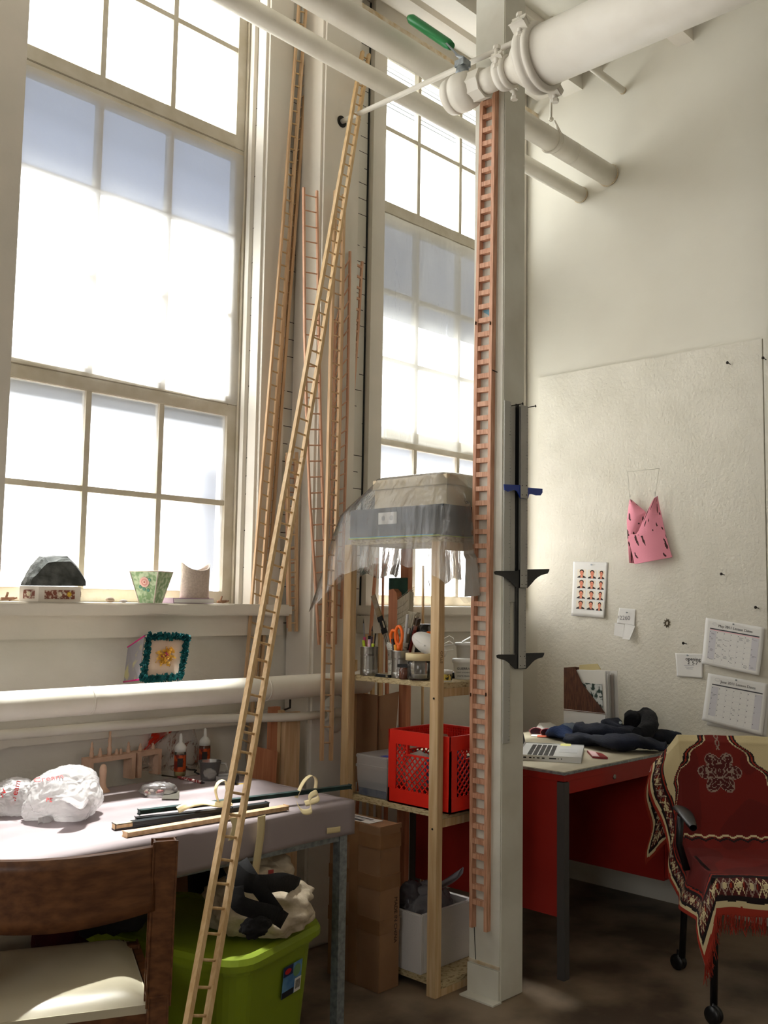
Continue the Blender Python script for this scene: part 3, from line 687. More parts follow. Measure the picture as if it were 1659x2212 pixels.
mb.tube([A,B],0.0008,5); mb.tube([A,wp(1360,1074,0.03)],0.0008,5); mb.tube([B,wp(1415,1069,0.04)],0.0008,5)
new_obj('wire',mb,mat('pale_wire',rgb(150,145,130),0.5,0.4),o)
for a,b in (((1361,1070),(1361,1081)),((1415,1064),(1416,1075))):
    mb=MB()
    for k in range(4): 
        p=wp(a[0],a[1]+k*3,0.035); mb.tube([p+V((0,-0.004,0)),p+V((0,0.004,0.003))],0.0013,6)
    new_obj('safety_pin',mb,STEEL,o)
# window-side plastic hanging on the column's back edge is part of the shelf cover (see below)
# ================================================================ WINDOW FABRIC
FAB=film('thin_white_fabric',(1,1,1,1),0.5,(0.92,0.93,0.96,1),bump=0.15,bscale=20)
def fn(u,v):
    x=a0-0.02+(a1-a0+0.012)*u; z=3.31-(3.31-2.235)*v
    if u>0.9: x+=0.01*math.sin(v*9)
    z-= 0.02*v*(u)*1.0
    return V((x,3.292-0.004*math.sin(u*17+v*2)*v-0.006*v*(1-abs(2*u-1)),z))
mb=MB().grid(fn,50,50,thick=0); o=new_obj('window_fabric',mb,FAB); tag(o,'sheer white fabric stretched over the middle of the left window','curtain')
PLAST=film('milky_plastic_sheet',(0.97,0.97,0.95,1),0.5,(0.9,0.9,0.88,1),gloss=0.4,rough=0.3,bump=0.5,bscale=6,stretch=(1,1,0.3))
def fn(u,v):
    x=b0+(b1-b0)*u; z=3.325-(3.325-2.19)*v
    return V((x,3.286-0.010*noise.noise(V((u*6,v*2,1))),z))
mb=MB().grid(fn,50,40); o=new_obj('window_plastic',mb,PLAST); tag(o,'cloudy wrinkled plastic sheet taped over the middle of the right window','curtain')

# ================================================================ WINDOW SILL THINGS
ZL=ZS+0.0005
YL=3.16
# box with floral tiles + rock
o=thing('tile_box','low white box faced with floral tiles under the grey rock','box',at(110,1300,Y=YL))
bl=at(41,1300,Y=3.15); c0=at(93,1299,Y=3.11); br=at(171,1299,Y=3.13)
W_=mat('glazed_white',rgb(232,224,212),0.3)
TI=mat('floral_tile',rgb(214,196,180),0.3,col2=rgb(130,76,62),scale=90,lo=0.42,hi=0.5); 
xa,xb=bl.x,br.x; ya,yb=3.10,3.20; h=0.052
cx=(xa+xb)/2; hexp=[V((xa,3.15,ZL)),V((xa+0.045,3.105,ZL)),V((xb-0.01,3.105,ZL)),V((xb+0.012,3.15,ZL)),V((xb-0.01,3.20,ZL)),V((xa+0.045,3.20,ZL))]
mb=MB().prism(hexp,(0,0,h)); new_obj('body',mb,W_,o)
for i,j in ((0,1),(1,2),(2,3)):
    a,b=hexp[i],hexp[j]; d=(b-a); n=V((d.y,-d.x,0)).normalized()
    mb=MB(); s=0.14 if i==1 else 0.2
    A=a+d*s+n*0.001; B=b-d*s+n*0.001; mb.prism([A+V((0,0,0.010)),B+V((0,0,0.010)),B+V((0,0,h-0.012)),A+V((0,0,h-0.012))],-n*0.002); t=new_obj('tile',mb,TI,o)
    for f,c in ((0.5,rgb(232,220,196)),(0.72,rgb(226,190,60))) if i==1 else ((0.5,rgb(236,224,200)),):
        p=a+d*f+n*0.002+V((0,0,h/2)); mb=MB()
        for k in range(10):
            q=2*PI*k/10; e=d.normalized()*math.cos(q)*0.008+V((0,0,math.sin(q)*0.009)); mb.tube([p,p+e],[0.001,0.002],6)
        new_obj('daisy',mb,mat('daisy_glaze',c,0.4),t)
ROCK=mat('grey_rock',rgb(96,100,98),0.7,col2=rgb(52,56,54),scale=22,bump=0.5,bscale=40)
rc=V(((xa+xb)/2+0.01,3.15,ZL+h))
pts=[(-.115,0,.0),(-.105,.03,.02),(-.075,.07,.0),(-.045,.10,.01),(.045,.108,-.01),(.075,.085,.0),(.115,.035,.0),(.12,.004,.0)]
bm=bmesh.new()
for dy,sc,hz in ((-.045,.93,.80),(-.02,1.0,.98),(.02,.97,1.0),(.045,.8,.7)):
    for x,z,_ in pts: bm.verts.new((rc.x+x*sc*0.92,rc.y+dy,rc.z+0.001+z*hz))
bmesh.ops.convex_hull(bm,input=bm.verts)
bmesh.ops.triangulate(bm,faces=bm.faces); bmesh.ops.subdivide_edges(bm,edges=bm.edges,cuts=2,use_grid_fill=True)
for v in bm.verts:
    if v.co.z>rc.z+0.006: v.co+=V((noise.noise(v.co*40),noise.noise(v.co*40+V((5,0,0))),noise.noise(v.co*40+V((0,9,0)))))*0.005
o=new_obj('rock',bm,ROCK); tag(o,'big angular grey rock sitting on the tiled box on the sill','rock')
# valve bits at the two ends of the sill
for x,y,l in ((15,1296,'small rusty hardware bit at the far left end of the sill'),(478,1297,'little twisted twig bundle at the right end of the sill')):
    p=at(x,y,Y=3.19); p.z=ZL; o=thing('hardware_bit',l,'hardware',p); mb=MB().tube([p+V((-.02,0,.008)),p+V((.025,0,.010))],0.005,8).tube([p+V((-.005,0,.006)),p+V((.002,0,.03))],0.004,8).tube([p+V((.012,0.01,.004)),p+V((.03,-.01,.012))],0.003,8); new_obj('bits',mb,mat('rusty_brown',rgb(130,96,72),0.8),o)
for x,w,h_,l,c in ((238,0.0165,0.0105,'round brown pebble on the window sill','p1'),(267,0.015,0.006,'flat grey pebble right of the round one on the sill','p2')):
    p=at(x,1296,Y=3.13); mb=MB().blob((p.x,p.y,ZL+h_*0.9),(w,w*0.8,h_),0.08,1.2,3,flat=ZL); o=new_obj('pebble',mb,mat('pebble_'+c,rgb(150,132,112) if c=='p1' else rgb(142,134,128),0.7)); tag(o,l,'pebble')
# floral flared planter
o=thing('paper_planter','flared square green planter with a printed pink rose on the sill','planter',at(325,1300,Y=3.13))
FL=mat('green_floral_paper',rgb(196,212,178),0.7,col2=rgb(136,168,122),scale=60,lo=0.42,hi=0.58)
b=at(325,1300,Y=3.13); b.z=ZL; t=0.115; rb_=0.030; rt_=0.058
def qd(r,z,ang=0.5):
    return [b+V((math.cos(ang+PI/4+k*PI/2)*r*1.41,math.sin(ang+PI/4+k*PI/2)*r*1.41,z)) for k in range(4)]
B0=qd(rb_,0);T0=qd(rt_,t);Ti=qd(rt_-0.004,t);Bi=qd(rb_-0.004,0.006)
mb=MB(); vs=[[mb.bm.verts.new(p) for p in q] for q in (B0,T0,Ti,Bi)]
for a,c in ((0,1),(1,2),(2,3)):
    for k in range(4): mb.bm.faces.new((vs[a][k],vs[a][(k+1)%4],vs[c][(k+1)%4],vs[c][k]))
mb.bm.faces.new(vs[0]); mb.bm.faces.new(vs[3]); new_obj('body',mb,FL,o)
mb=MB()
for k in range(4): mb.tube([B0[k],T0[k]],0.0022,6); mb.tube([T0[k],T0[(k+1)%4]],0.0022,6)
new_obj('edge_tape',mb,mat('paper_edge',rgb(222,206,196),0.7),o)
# rose on the face towards the room
best=min(range(4),key=lambda k:((T0[k]+T0[(k+1)%4])/2-V((0.3,0,1.4))).length); fa,fb=T0[best],T0[(best+1)%4]; mid=(fa+fb)/2; lowm=(B0[best]+B0[(best+1)%4])/2
d=(fb-fa).normalized(); up=(mid-lowm).normalized(); n=d.cross(up); 
if n.dot(V((0.3,0,1.4))-mid)<0: n=-n
pc=lowm.lerp(mid,0.66)+n*0.0012
for r,c in ((0.020,rgb(232,190,180)),(0.014,rgb(214,150,142)),(0.008,rgb(236,206,192)),(0.004,rgb(190,100,100))):
    mb=MB().lathe([(r,0),(r*0.9,0.0008)],pc+n*(0.021-r)*0.08,axis=n,seg=14); new_obj('rose',mb,mat('rose_print',c,0.7),o)
for dx,dz in ((-0.018,-0.018),(0.012,-0.03),(-0.004,-0.026),(0.02,0.008)):
    mb=MB().lathe([(0.007,0),(0.006,0.0006)],pc+d*dx+up*dz,axis=n,seg=8); new_obj('leaf_print',mb,mat('leaf_print',rgb(96,150,130),0.7),o)
# cloth pouch on a lilac book
o=thing('book','lilac hardback book lying under the linen pouch on the sill','book',at(420,1301,Y=3.13)); p0=at(373,1302,Y=3.11).x; p1=at(461,1302,Y=3.11).x
mb=MB().box((p0,3.105,ZL),(p1,3.195,ZL+0.020),bev=0.002); new_obj('cover',mb,mat('lilac_cover',rgb(176,150,170),0.6),o)
mb=MB().box((p0+0.003,3.1035,ZL+0.003),(p1-0.003,3.11,ZL+0.017)); new_obj('page_block',mb,PAPER,o)
LIN=mat('raw_linen',rgb(206,190,178),0.9,col2=rgb(190,174,162),scale=150,bump=0.3,bscale=120)
pc=V(((at(384,1290,Y=3.15).x+at(455,1290,Y=3.15).x)/2,3.15,ZL+0.0205)); R=0.062
def fn(u,v):
    a=2*PI*u; rz=v; r=R*(1.02-0.12*math.sin(v*PI)*0.3+0.03*noise.noise(V((math.cos(a)*2,math.sin(a)*2,v*5))))
    top=0.118+0.018*abs(math.cos(a+0.1))**3-0.012*abs(math.sin(a))
    return pc+V((math.cos(a)*r*(1.0),math.sin(a)*r*0.62,top*v+0.003*math.sin(v*40)*(1 if v<0.25 else 0)))
mb=MB().grid(fn,48,24,thick=0.003); mb.lathe([(R*0.7,0.0),(R*0.7,0.004)],pc,seg=24); o=new_obj('linen_pouch',mb,LIN); tag(o,'beige linen pouch with a folded open top standing on the lilac book','pouch')

# ================================================================ TEAL FRAME on the pipe, plastic on the wall
o=thing('decorated_frame','teal paper-petal frame around a yellow flower, propped on the fat pipe','picture',at(345,1475,Y=3.02))
TL=at(318,1372,Y=3.06);TR=at(406,1374,Y=3.06);BR=at(389,1466,Y=3.0);BL=at(303,1470,Y=3.0)
def fr(u,v,e=0): 
    p=TL.lerp(TR,u).lerp(BL.lerp(BR,u),v); return p+V((-0.2,-1,0.3)).normalized()*e
mb=MB(); mb.prism([fr(0,0),fr(1,0),fr(1,1),fr(0,1)],(0.004,0.012,0)); new_obj('panel',mb,mat('peach_panel',rgb(232,206,188),0.8),o)
TEAL=mat('teal_crepe',rgb(20,110,112),0.8,col2=rgb(10,78,84),scale=80)
mb=MB(); rr=random.Random(3)
def petals(mb,c,n,s):
    for _ in range(n):
        d=V((rr.uniform(-1,1),rr.uniform(-1.2,0.1),rr.uniform(-1,1))).normalized(); w=d.cross(V((rr.uniform(-1,1),rr.uniform(-1,1),rr.uniform(-1,1)))).normalized()*s*0.5
        a=c+V((rr.uniform(-1,1),rr.uniform(-0.3,0.3),rr.uniform(-1,1)))*s*0.5
        f=mb.bm.faces.new([mb.bm.verts.new(q) for q in (a-w*0.4,a+d*s*0.5-w,a+d*s,a+d*s*0.5+w)])
for (u0,v0),(u1,v1) in (((0,0),(1,0)),((1,0),(1,1)),((1,1),(0,1)),((0,1),(0,0))):
    for k in range(26):
        f=k/26; petals(mb,fr(u0+(u1-u0)*f,v0+(v1-v0)*f,0.004).lerp(fr(.5,.5,0.004),0.06),12,0.014)
    mb.tube([fr(u0,v0,0.002).lerp(fr(.5,.5),0.07),fr(u1,v1,0.002).lerp(fr(.5,.5),0.07)],0.007,8)
new_obj('petal_border',mb,TEAL,o)
for nm,cc,n,R_,s in (('flower_petals',rgb(236,190,84),130,0.034,0.013),('flower_centre',rgb(226,90,150),40,0.012,0.008)):
    mb=MB()
    for k in range(n):
        a=rr.uniform(0,2*PI); r=math.sqrt(rr.random())*R_; c=fr(0.5,0.48,0.003+0.004*(1-r/0.034)); e=(fr(1,.5)-fr(0,.5)).normalized()*math.cos(a)*r+(fr(.5,1)-fr(.5,0)).normalized()*math.sin(a)*r
        petals(mb,c+e,1,s)
    new_obj(nm,mb,mat(nm+'_m',cc,0.7),o)
mb=MB(); S0=at(312,1374,Y=3.075);S1=at(276,1398,Y=3.19);S2=at(267,1473,Y=3.19);S3=at(300,1468,Y=3.01)
mb.prism([S0,S1,S2,S3],(0.003,0.002,0)); new_obj('side_panel',mb,mat('blue_grey_card',rgb(168,164,172),0.8,col2=rgb(206,200,150),scale=18,lo=0.55,hi=0.62),o)
mb=MB().tube([S0,S1],0.003,8).tube([S2,S3],0.003,8).tube([S3,BR],0.003,8); new_obj('pink_ribbon',mb,mat('hot_pink_ribbon',rgb(226,40,140),0.5),o)
# red smeared plastic bag taped to the wall above the table
o=thing('wall_bag','clear plastic bag smeared red hanging on the wall above the glue bottles','bag',at(370,1620,Y=3.17))
REDW=film('red_film',(0.9,0.25,0.2,1),0.35,(0.8,0.06,0.03,1)); CLR=film('clear_film',(0.97,0.95,0.95,1),0.72,(0.8,0.78,0.78,1),gloss=1.0,rough=0.15,bump=0.6,bscale=25)
def rp2(L,R_,off,Y,nu=24,nv=24):
    def pl(P,t):
        t*=len(P)-1; i=min(int(t),len(P)-2); f=t-i; return (P[i][0]+(P[i+1][0]-P[i][0])*f,P[i][1]+(P[i+1][1]-P[i][1])*f)
    def fn(u,v):
        a=pl(L,v); b=pl(R_,v); return at(a[0]+(b[0]-a[0])*u,a[1]+(b[1]-a[1])*u,Y=Y-off(u,v))
    return MB().grid(fn,nu,nv)
new_obj('red_smear',rp2([(331,1572),(326,1590),(318,1610),(306,1625)],[(412,1565),(372,1580),(346,1598),(318,1620)],lambda u,v:0.012+0.01*noise.noise(V((u*4,v*5,0))),3.19),REDW,o)
new_obj('clear_sheet',rp2([(322,1580),(314,1620),(305,1650),(300,1665)],[(418,1566),(430,1610),(428,1650),(420,1665)],lambda u,v:0.006+0.012*noise.noise(V((u*6,v*6,3))),3.185),CLR,o)

# ================================================================ WORK TABLE
TZ=0.75
TX0,TX1,TY0,TY1=0.10,2.30,2.335,3.05
o=thing('work_table','long work table wrapped in mauve-grey paper under the left window','table',(1.3,2.7,0))
TPAP=mat('mauve_grey_paper',rgb(158,146,148),0.55,col2=rgb(146,134,137),scale=3,bump=0.06,bscale=15)
mb=MB().box((TX0,TY0+0.01,TZ-0.03),(TX1-0.01,TY1,TZ-0.002)); new_obj('tabletop',mb,STUD,o)
def fn(u,v):      # paper cover: over the top, down the front
    x=TX0+(TX1-TX0)*u; L1=TY1-TY0; L2=0.105+0.012*noise.noise(V((u*5,0,0))); s=v*(L1+L2)
    if s<L1: y=TY1-s; z=TZ+0.0004*0
    else:
        f=(s-L1)/L2; y=TY0-0.004-0.010*f*(0.5+0.5*math.sin(u*11)); z=TZ-(s-L1)
    if u>0.97 and s<L1: z=TZ+0.002*math.sin(s*30)
    return V((x,y,z))
mb=MB().grid(fn,90,60,thick=0.001); new_obj('paper_cover',mb,TPAP,o)
mb=MB().grid(lambda u,v:V((TX1+0.002+0.01*v*math.sin(u*8),TY0+0.0*u+(TY1-TY0)*u,TZ-0.085*v-0.01*v*math.sin(u*5))),30,6,thick=0.001); new_obj('paper_side_flap',mb,TPAP,o)
mb=MB().bar((TX0,TY0+0.03,TZ-0.115),(TX1-0.03,TY0+0.03,TZ-0.115),0.02,0.022).bar((TX0,TY1-0.03,TZ-0.115),(TX1-0.03,TY1-0.03,TZ-0.115),0.02,0.022).bar((TX1-0.03,TY0+0.03,TZ-0.05),(TX1-0.03,TY1-0.03,TZ-0.05),0.02,0.05)
new_obj('steel_rail',mb,GALV,o)
for x,y in ((TX1-0.03,TY0+0.03),(TX1-0.03,TY1-0.03),(TX0+0.03,TY0+0.03),(TX0+0.03,TY1-0.03)):
    mb=MB().box((x-0.016,y-0.016,0),(x+0.016,y+0.016,TZ-0.03)); new_obj('leg',mb,GALV,o)
# masking tape strips
def strip(label,pts,wv,m=TAPE,name='tape_strip',cat='tape'):
    pts=[V(p) for p in pts]; wv=V(wv)
    def fn(u,v): 
        p=poly_at(pts,v) if len(pts)<3 else catm(pts,v); return p+wv*(u-0.5)
    o_=new_obj(name,MB().grid(fn,3,max(8,len(pts)*6),thick=0.0008),m); tag(o_,label,cat); return o_
def catm(P,t):
    n=len(P)-1; t=min(max(t,0),0.9999)*n; i=int(t); f=t-i
    p0=P[max(i-1,0)];p1=P[i];p2=P[i+1];p3=P[min(i+2,n)]
    return 0.5*((2*p1)+(p2-p0)*f+(2*p0-5*p1+4*p2-p3)*f*f+(3*p1-p0-3*p2+p3)*f**3)
strip('long strip of masking tape hanging down from the front edge of the table',[at(565,1762,Y=TY0-0.02),at(563,1800,Y=TY0-0.022),at(556,1850,Y=TY0-0.02),at(549,1900,Y=TY0-0.018)],(0.032,0.004,0))
strip('torn piece of masking tape holding the paper at the right table corner',[at(706,1795,Y=TY0-0.012),at(722,1793,Y=TY0-0.013),at(735,1791,Y=TY0-0.012)],(0,0,0.018))
strip('short piece of masking tape on the table front behind the leaning ladder',[at(502,1766,Y=TY0-0.016),at(508,1785,Y=TY0-0.016),at(500,1815,Y=TY0-0.016)],(0.024,0.002,0))
# bundle of sticks
def stick(label,p,q,w,t,m,name='wood_strip',cat='stick',em=None):
    p=V(p);q=V(q); o_=thing(name,label,cat,(p+q)/2,None); new_obj('strip_body',MB().bar(p,q,w,t,bev=0.002),m,o_)
    if em: 
        d=(q-p).normalized(); new_obj('bare_end',MB().bar(p-d*0.001,p+d*0.05,w+0.001,t+0.0006),em,o_)
    return o_
TZs=TZ+0.003
DKG=mat('dark_green_stain',rgb(22,56,54),0.5,col2=rgb(14,36,36),scale=30)
stick('long dark green stick whose tip sticks out past the right end of the table',at(300,1754,Z=TZs+0.030),at(756,1699,Z=TZs+0.036),0.016,0.012,DKG)
stick('black-stained rectangular stick with a bare wooden end on the table front',at(246,1785,Z=TZs+0.008),at(577,1738,Z=TZs+0.016),0.022,0.014,DARK,em=STUD)
stick('black stick lying just behind the one with the bare end',at(293,1770,Z=TZs+0.012),at(500,1748,Z=TZs+0.020),0.018,0.012,BLACK)
stick('brown wooden lath with a rounded end, nearest the table edge',at(270,1802,Z=TZs+0.006),at(618,1744,Z=TZs+0.008),0.024,0.012,PINE2)
# curled tape ribbons
strip('crumpled cream tape ribbon lying over the sticks left of the ladder',[at(384,1750,Z=TZs+.03),at(410,1738,Z=TZs+.05),at(440,1733,Z=TZs+.04),at(470,1738,Z=TZs+.035),at(500,1733,Z=TZs+.05)],(0.004,0.022,0.014),name='tape_ribbon')
p=at(478,1732,Z=TZs+.04)
strip('upright loop of cream tape standing on the stick bundle',[p+V((-0.01,0,0)),p+V((-0.022,0,0.035)),p+V((-0.012,0,0.058)),p+V((0.012,0,0.060)),p+V((0.02,0,0.03)),p+V((0.03,0,0.0))],(0.008,0.024,0),name='tape_ribbon')
p=at(665,1712,Z=TZs+.03)
strip('cream tape loop arching above the dark green stick near the table corner',[p+V((-0.05,0,-0.01)),p+V((-0.02,0,0.035)),p+V((0.012,0,0.052)),p+V((0.034,0,0.036)),p+V((0.03,0,0.0))],(0.006,0.022,0),name='tape_ribbon')
p=at(668,1738,Z=TZs+.02)
strip('s-shaped curl of cream tape lying at the right end of the table',[p+V((-0.05,0,0.01)),p+V((-0.045,-0.02,-0.012)),p+V((-0.01,-0.02,-0.012)),p+V((0.0,0.0,0.02)),p+V((0.03,0,0.032)),p+V((0.035,0.0,0.012)),p+V((0.0,0.02,0.0))],(0.004,0.014,0.014),name='tape_ribbon')
# grocery bags
BAGM=film('white_grocery_plastic',(1,1,1,1),0.04,(0.93,0.91,0.91,1),gloss=0.8,rough=0.25,bump=0.7,bscale=14)
REDI=mat('red_print',rgb(206,44,44),0.6)
def printed(o_,body,size,loc,x,y):
    return text('printed_word',body,size,loc,x,y,REDI,o_,0.0006)
c=at(142,1722,Z=TZ+0.06)
o=thing('grocery_bag','larger stuffed white plastic bag with red printing on the table','bag',(c.x,c.y,TZ))
def bagmesh(c,rad,seed,knot,kl):
    """Stuffed carrier bag: a lumpy body pulled to a knot point with folds running into it."""
    mb=MB(); mb.blob((0,0,0),(1,1,1),0.0,1,6)
    kd=(V(knot)-V(c)); kd=V((kd.x/rad[0],kd.y/rad[1],kd.z/rad[2])).normalized()
    u=kd.orthogonal().normalized(); w=kd.cross(u)
    for v in mb.bm.verts:
        d=v.co.normalized(); q=d*1.3+V((seed,seed*2,0)); n=noise.noise(q)*0.22
        f=max(0,d.dot(kd)); ang=math.atan2(d.dot(w),d.dot(u))
        n+=0.10*math.sin(ang*7+noise.noise(q*2)*4)*f**2*(1-f**8)
        wq=V((noise.noise(q*1.5),noise.noise(q*1.5+V((7,0,0))),noise.noise(q*1.5+V((0,7,0)))))
        n+=0.13*(0.3-abs(noise.noise(q*1.6+wq*1.2)))+0.05*(0.3-abs(noise.noise(q*4+wq*3)))
        pull=kl*max(0,(f-0.86)/0.14)**1.5
        p=d*(1+n)+kd*pull
        p=V((p.x*rad[0],p.y*rad[1],p.z*rad[2]))+V(c)
        if p.z<TZ+0.003: p.z=TZ+0.003+(p.z-TZ)*0.01
        v.co=p
    return mb
k0=at(90,1748,Z=TZ+0.03)
new_obj('bag_body',bagmesh(c+V((0,0,0.005)),(0.115,0.10,0.078),3.3,k0,0.25),BAGM,o)
for k,(dx,dz) in enumerate(((-0.012,-0.004),(0.012,0.01))):
    new_obj('tied_handle',MB().grid(lambda u,v:k0+V((dx+0.04*(u-.5)*(0.3+v),-0.02-0.035*v,dz-0.026*v*v+0.006*math.sin(u*9+k))),8,8,thick=0.0006),BAGM,o)
new_obj('loose_flap',MB().grid(lambda u,v:at(148,1722,Z=TZ+.085).lerp(at(172,1755,Z=TZ+0.006),v)+V((0.085*(u-0.5)*(1-.4*v),-0.020-0.02*math.sin(u*3)-0.012*v,0.010*math.sin(u*6+v*4))),14,14,thick=0.0006),BAGM,o)
def seen(p,par,dist=0.004):
    """Push a print point to the film surface facing the room."""
    return p
def print_on(par,body,size,px_,py_,rot=0.0):
    bpy.context.view_layer.update(); dg=bpy.context.evaluated_depsgraph_get()
    d_=ray(px_,py_).normalized(); h,l,n_,i_,ob,_m=S.ray_cast(dg,O,d_)
    if not h: return
    if n_.dot(d_)>0: n_=-n_
    r0=V((d_.y,-d_.x,0)).normalized(); x=(r0*math.cos(rot)+V((0,0,1))*math.sin(rot)); x=(x-n_*x.dot(n_)).normalized(); y=n_.cross(x)
    return text('printed_word',body,size,l+n_*0.004,x,y,REDI,par,0.0004)
print_on(o,'Cream',0.030,105,1684,0.35)
p_=print_on(o,'PE',0.018,106,1730,-0.1)
c=at(28,1726,Z=TZ+0.045)
o=thing('grocery_bag','smaller stuffed white plastic bag at the left edge with red letters','bag',(c.x,c.y,TZ))
new_obj('bag_body',bagmesh(c,(0.078,0.07,0.055),8.1,at(50,1690,Z=TZ+0.11),0.15),BAGM,o)
print_on(o,'Cream',0.026,34,1712,1.35); print_on(o,'W',0.028,8,1716,1.2)
# wooden display racks with pegs
BLOCK=mat('raw_pale_wood',rgb(222,186,160),0.7,col2=rgb(206,168,142),scale=20)
def rack(label,x0,x1,y0,y1,pegs):
    A=at(x0,y0,Z=TZ); B=at(x1,y1,Z=TZ); o_=thing('peg_rack',label,'rack',(A+B)/2); d=(B-A); n=V((-d.y,d.x,0)).normalized()*0.05; H=0.075
    new_obj('top_board',MB().prism([A+V((0,0,H)),B+V((0,0,H)),B+n+V((0,0,H)),A+n+V((0,0,H))],(0,0,0.016)),BLOCK,o_)
    for e in (A,B-d.normalized()*0.016): new_obj('leg',MB().prism([e,e+d.normalized()*0.016,e+d.normalized()*0.016+n,e+n],(0,0,H)),BLOCK,o_)
    for f,h in pegs:
        p=A+d*f+n*0.5+V((0,0,H+0.016)); r=0.009
        new_obj('turned_peg',MB().lathe([(r,0),(r*0.8,h*0.1),(r*0.95,h*0.25),(r*0.6,h*0.35),(r*0.75,h*0.55),(r*0.4,h*0.7),(r*0.5,h*0.85),(0.001,h)],p,seg=12),BLOCK,o_)
    return o_
rack('longer of two pale wooden racks set with little turned pegs',192,292,1698,1682,((0.12,0.055),(0.3,0.03),(0.5,0.095),(0.66,0.02),(0.75,0.018),(0.92,0.04)))
rack('shorter pale wooden peg rack left of the glue bottles',298,348,1681,1672,((0.25,0.028),(0.8,0.022)))
p=at(221,1711,Z=TZ); o=thing('carved_figure','small pale carved figure with a flared base in front of the longer rack','figurine',p)
new_obj('figure_body',MB().lathe([(0.026,0),(0.024,0.004),(0.014,0.014),(0.010,0.03),(0.011,0.05),(0.0125,0.07),(0.011,0.082),(0.007,0.09),(0.001,0.092)],p,seg=20),BLOCK,o)
# glue bottles
AMB=mat('amber_glue',rgb(92,44,16),0.25); CLB=film('clear_bottle',(0.95,0.93,0.88,1),0.8,(0.7,0.68,0.6,1),gloss=1.2,rough=0.1)
ORL=mat('orange_label',rgb(196,80,24),0.5,col2=rgb(120,30,16),scale=40,lo=0.45,hi=0.55)
def glue(label,x,y,dark):
    p=at(x,y,Z=TZ); r=0.0215; H=0.088
    o_=thing('glue_bottle',label,'bottle',p)
    new_obj('bottle_body',MB().lathe([(r*0.9,0),(r,0.004),(r,H*0.95),(r*0.9,H),(r*0.8,H+0.006)],p,seg=24),AMB if dark else CLB,o_)
    new_obj('label_wrap',MB().lathe([(r*1.015,H*0.2),(r*1.015,H*0.88)],p,seg=24,cap=False),ORL,o_)
    new_obj('nozzle_cap',MB().lathe([(r*0.98,H),(r*0.98,H+0.018),(r*0.6,H+0.028),(r*0.30,H+0.034),(r*0.26,H+0.055),(r*0.2,H+0.062),(0.0005,H+0.066)],p,seg=20),WHITEP,o_)
    if not dark: new_obj('glue_inside',MB().lathe([(r*0.9,0.002),(r*0.9,H*0.25)],p,seg=20),mat('pale_glue',rgb(206,190,130),0.4),o_)
    f=(V((0,0,1.4))-p); f.z=0; f.normalize(); s=V((-f.y,f.x,0))
    new_obj('label_blot',MB().obox(p+f*(r*1.0)+V((0,0,H*0.58)),s*r*0.9,f*0.004,(0,0,0.03),bev=0.001),mat('label_black',rgb(40,26,20),0.5),o_)
glue('clear glue bottle with orange label and white nozzle, left of the pair',388,1676,False)
glue('dark amber glue bottle with orange label, right of the pair',441,1660,True)
# measuring cup
p=at(452,1686,Z=TZ); CUP=film('clear_cup_plastic',(0.98,0.98,0.98,1),0.85,(0.9,0.9,0.9,1),gloss=1.3,rough=0.08,bump=0.2,bscale=20)
o=thing('measuring_cup','clear plastic measuring cup with a handle on the work table','cup',p)
new_obj('cup_body',MB().lathe([(0.001,0.002),(0.030,0.002),(0.034,0.03),(0.040,0.068),(0.042,0.069),(0.040,0.070),(0.033,0.03),(0.029,0.004),(0.001,0.004)],p,seg=32,cap=False),CUP,o)
s=V((0.75,-0.66,0)); new_obj('handle',MB().tube([p+s*0.038+V((0,0,.062)),p+s*0.058+V((0,0,.060)),p+s*0.064+V((0,0,.04)),p+s*0.056+V((0,0,.022)),p+s*0.033+V((0,0,.018))],0.004,10,ell=(1,0.6)),CUP,o)
# tape measure, zip bag, blade, pen, tweezers
p=at(484,1683,Z=TZ+0.018); o=thing('tape_measure','black and silver tape measure behind the measuring cup','tape measure',(p.x,p.y,TZ))
new_obj('case',MB().obox(p,V((0.75,-0.66,0))*0.055,V((0.66,0.75,0))*0.03,(0,0,0.036),bev=0.008),mat('grey_case',rgb(110,108,104),0.4),o)
new_obj('rubber_bumper',MB().lathe([(0.017,0),(0.017,0.02)],p+V((0.022,-0.018,0)),axis=(0.6,-0.8,0),seg=18),BLACK,o); q=p+V((0.03,-0.03,-0.017)); new_obj('blade',MB().bar(q,q+V((0.03,-0.012,0)),0.014,0.001),mat('yellow_blade',rgb(222,180,40),0.4),o)
p=at(342,1706,Z=TZ+0.02); o=thing('zip_bag','clear zip bag holding small pale parts on the table','bag',(p.x,p.y,TZ))
new_obj('film',MB().blob(p,(0.058,0.034,0.024),0.45,3.0,4,flat=TZ+0.003,seed=21,ridge=True,M=Matrix.Rotation(-0.5,3,'Z')),CLR,o)
rr=random.Random(8)
for k in range(9):
    a=p+V((rr.uniform(-0.045,0.0),rr.uniform(-0.01,0.025),rr.uniform(-0.012,0.0))); new_obj('small_part',MB().tube([a,a+V((rr.uniform(-.02,.02),rr.uniform(-.02,.02),rr.uniform(0,.006)))],0.004,8),mat('part_mix',rgb(*[(214,196,160),(150,60,60),(226,222,214)][k%3]),0.5),o)
p=at(371,1716,Z=TZ+0.012); o=thing('metal_blade','small square grey metal blade lying beside the zip bag','blade',p)
new_obj('plate',MB().prism([at(349,1727,Z=TZ+0.004),at(357,1708,Z=TZ+0.012),at(388,1710,Z=TZ+0.010),at(386,1727,Z=TZ+0.004)],(0,0,0.002)),mat('dull_metal',rgb(110,106,96),0.4,0.6),o)
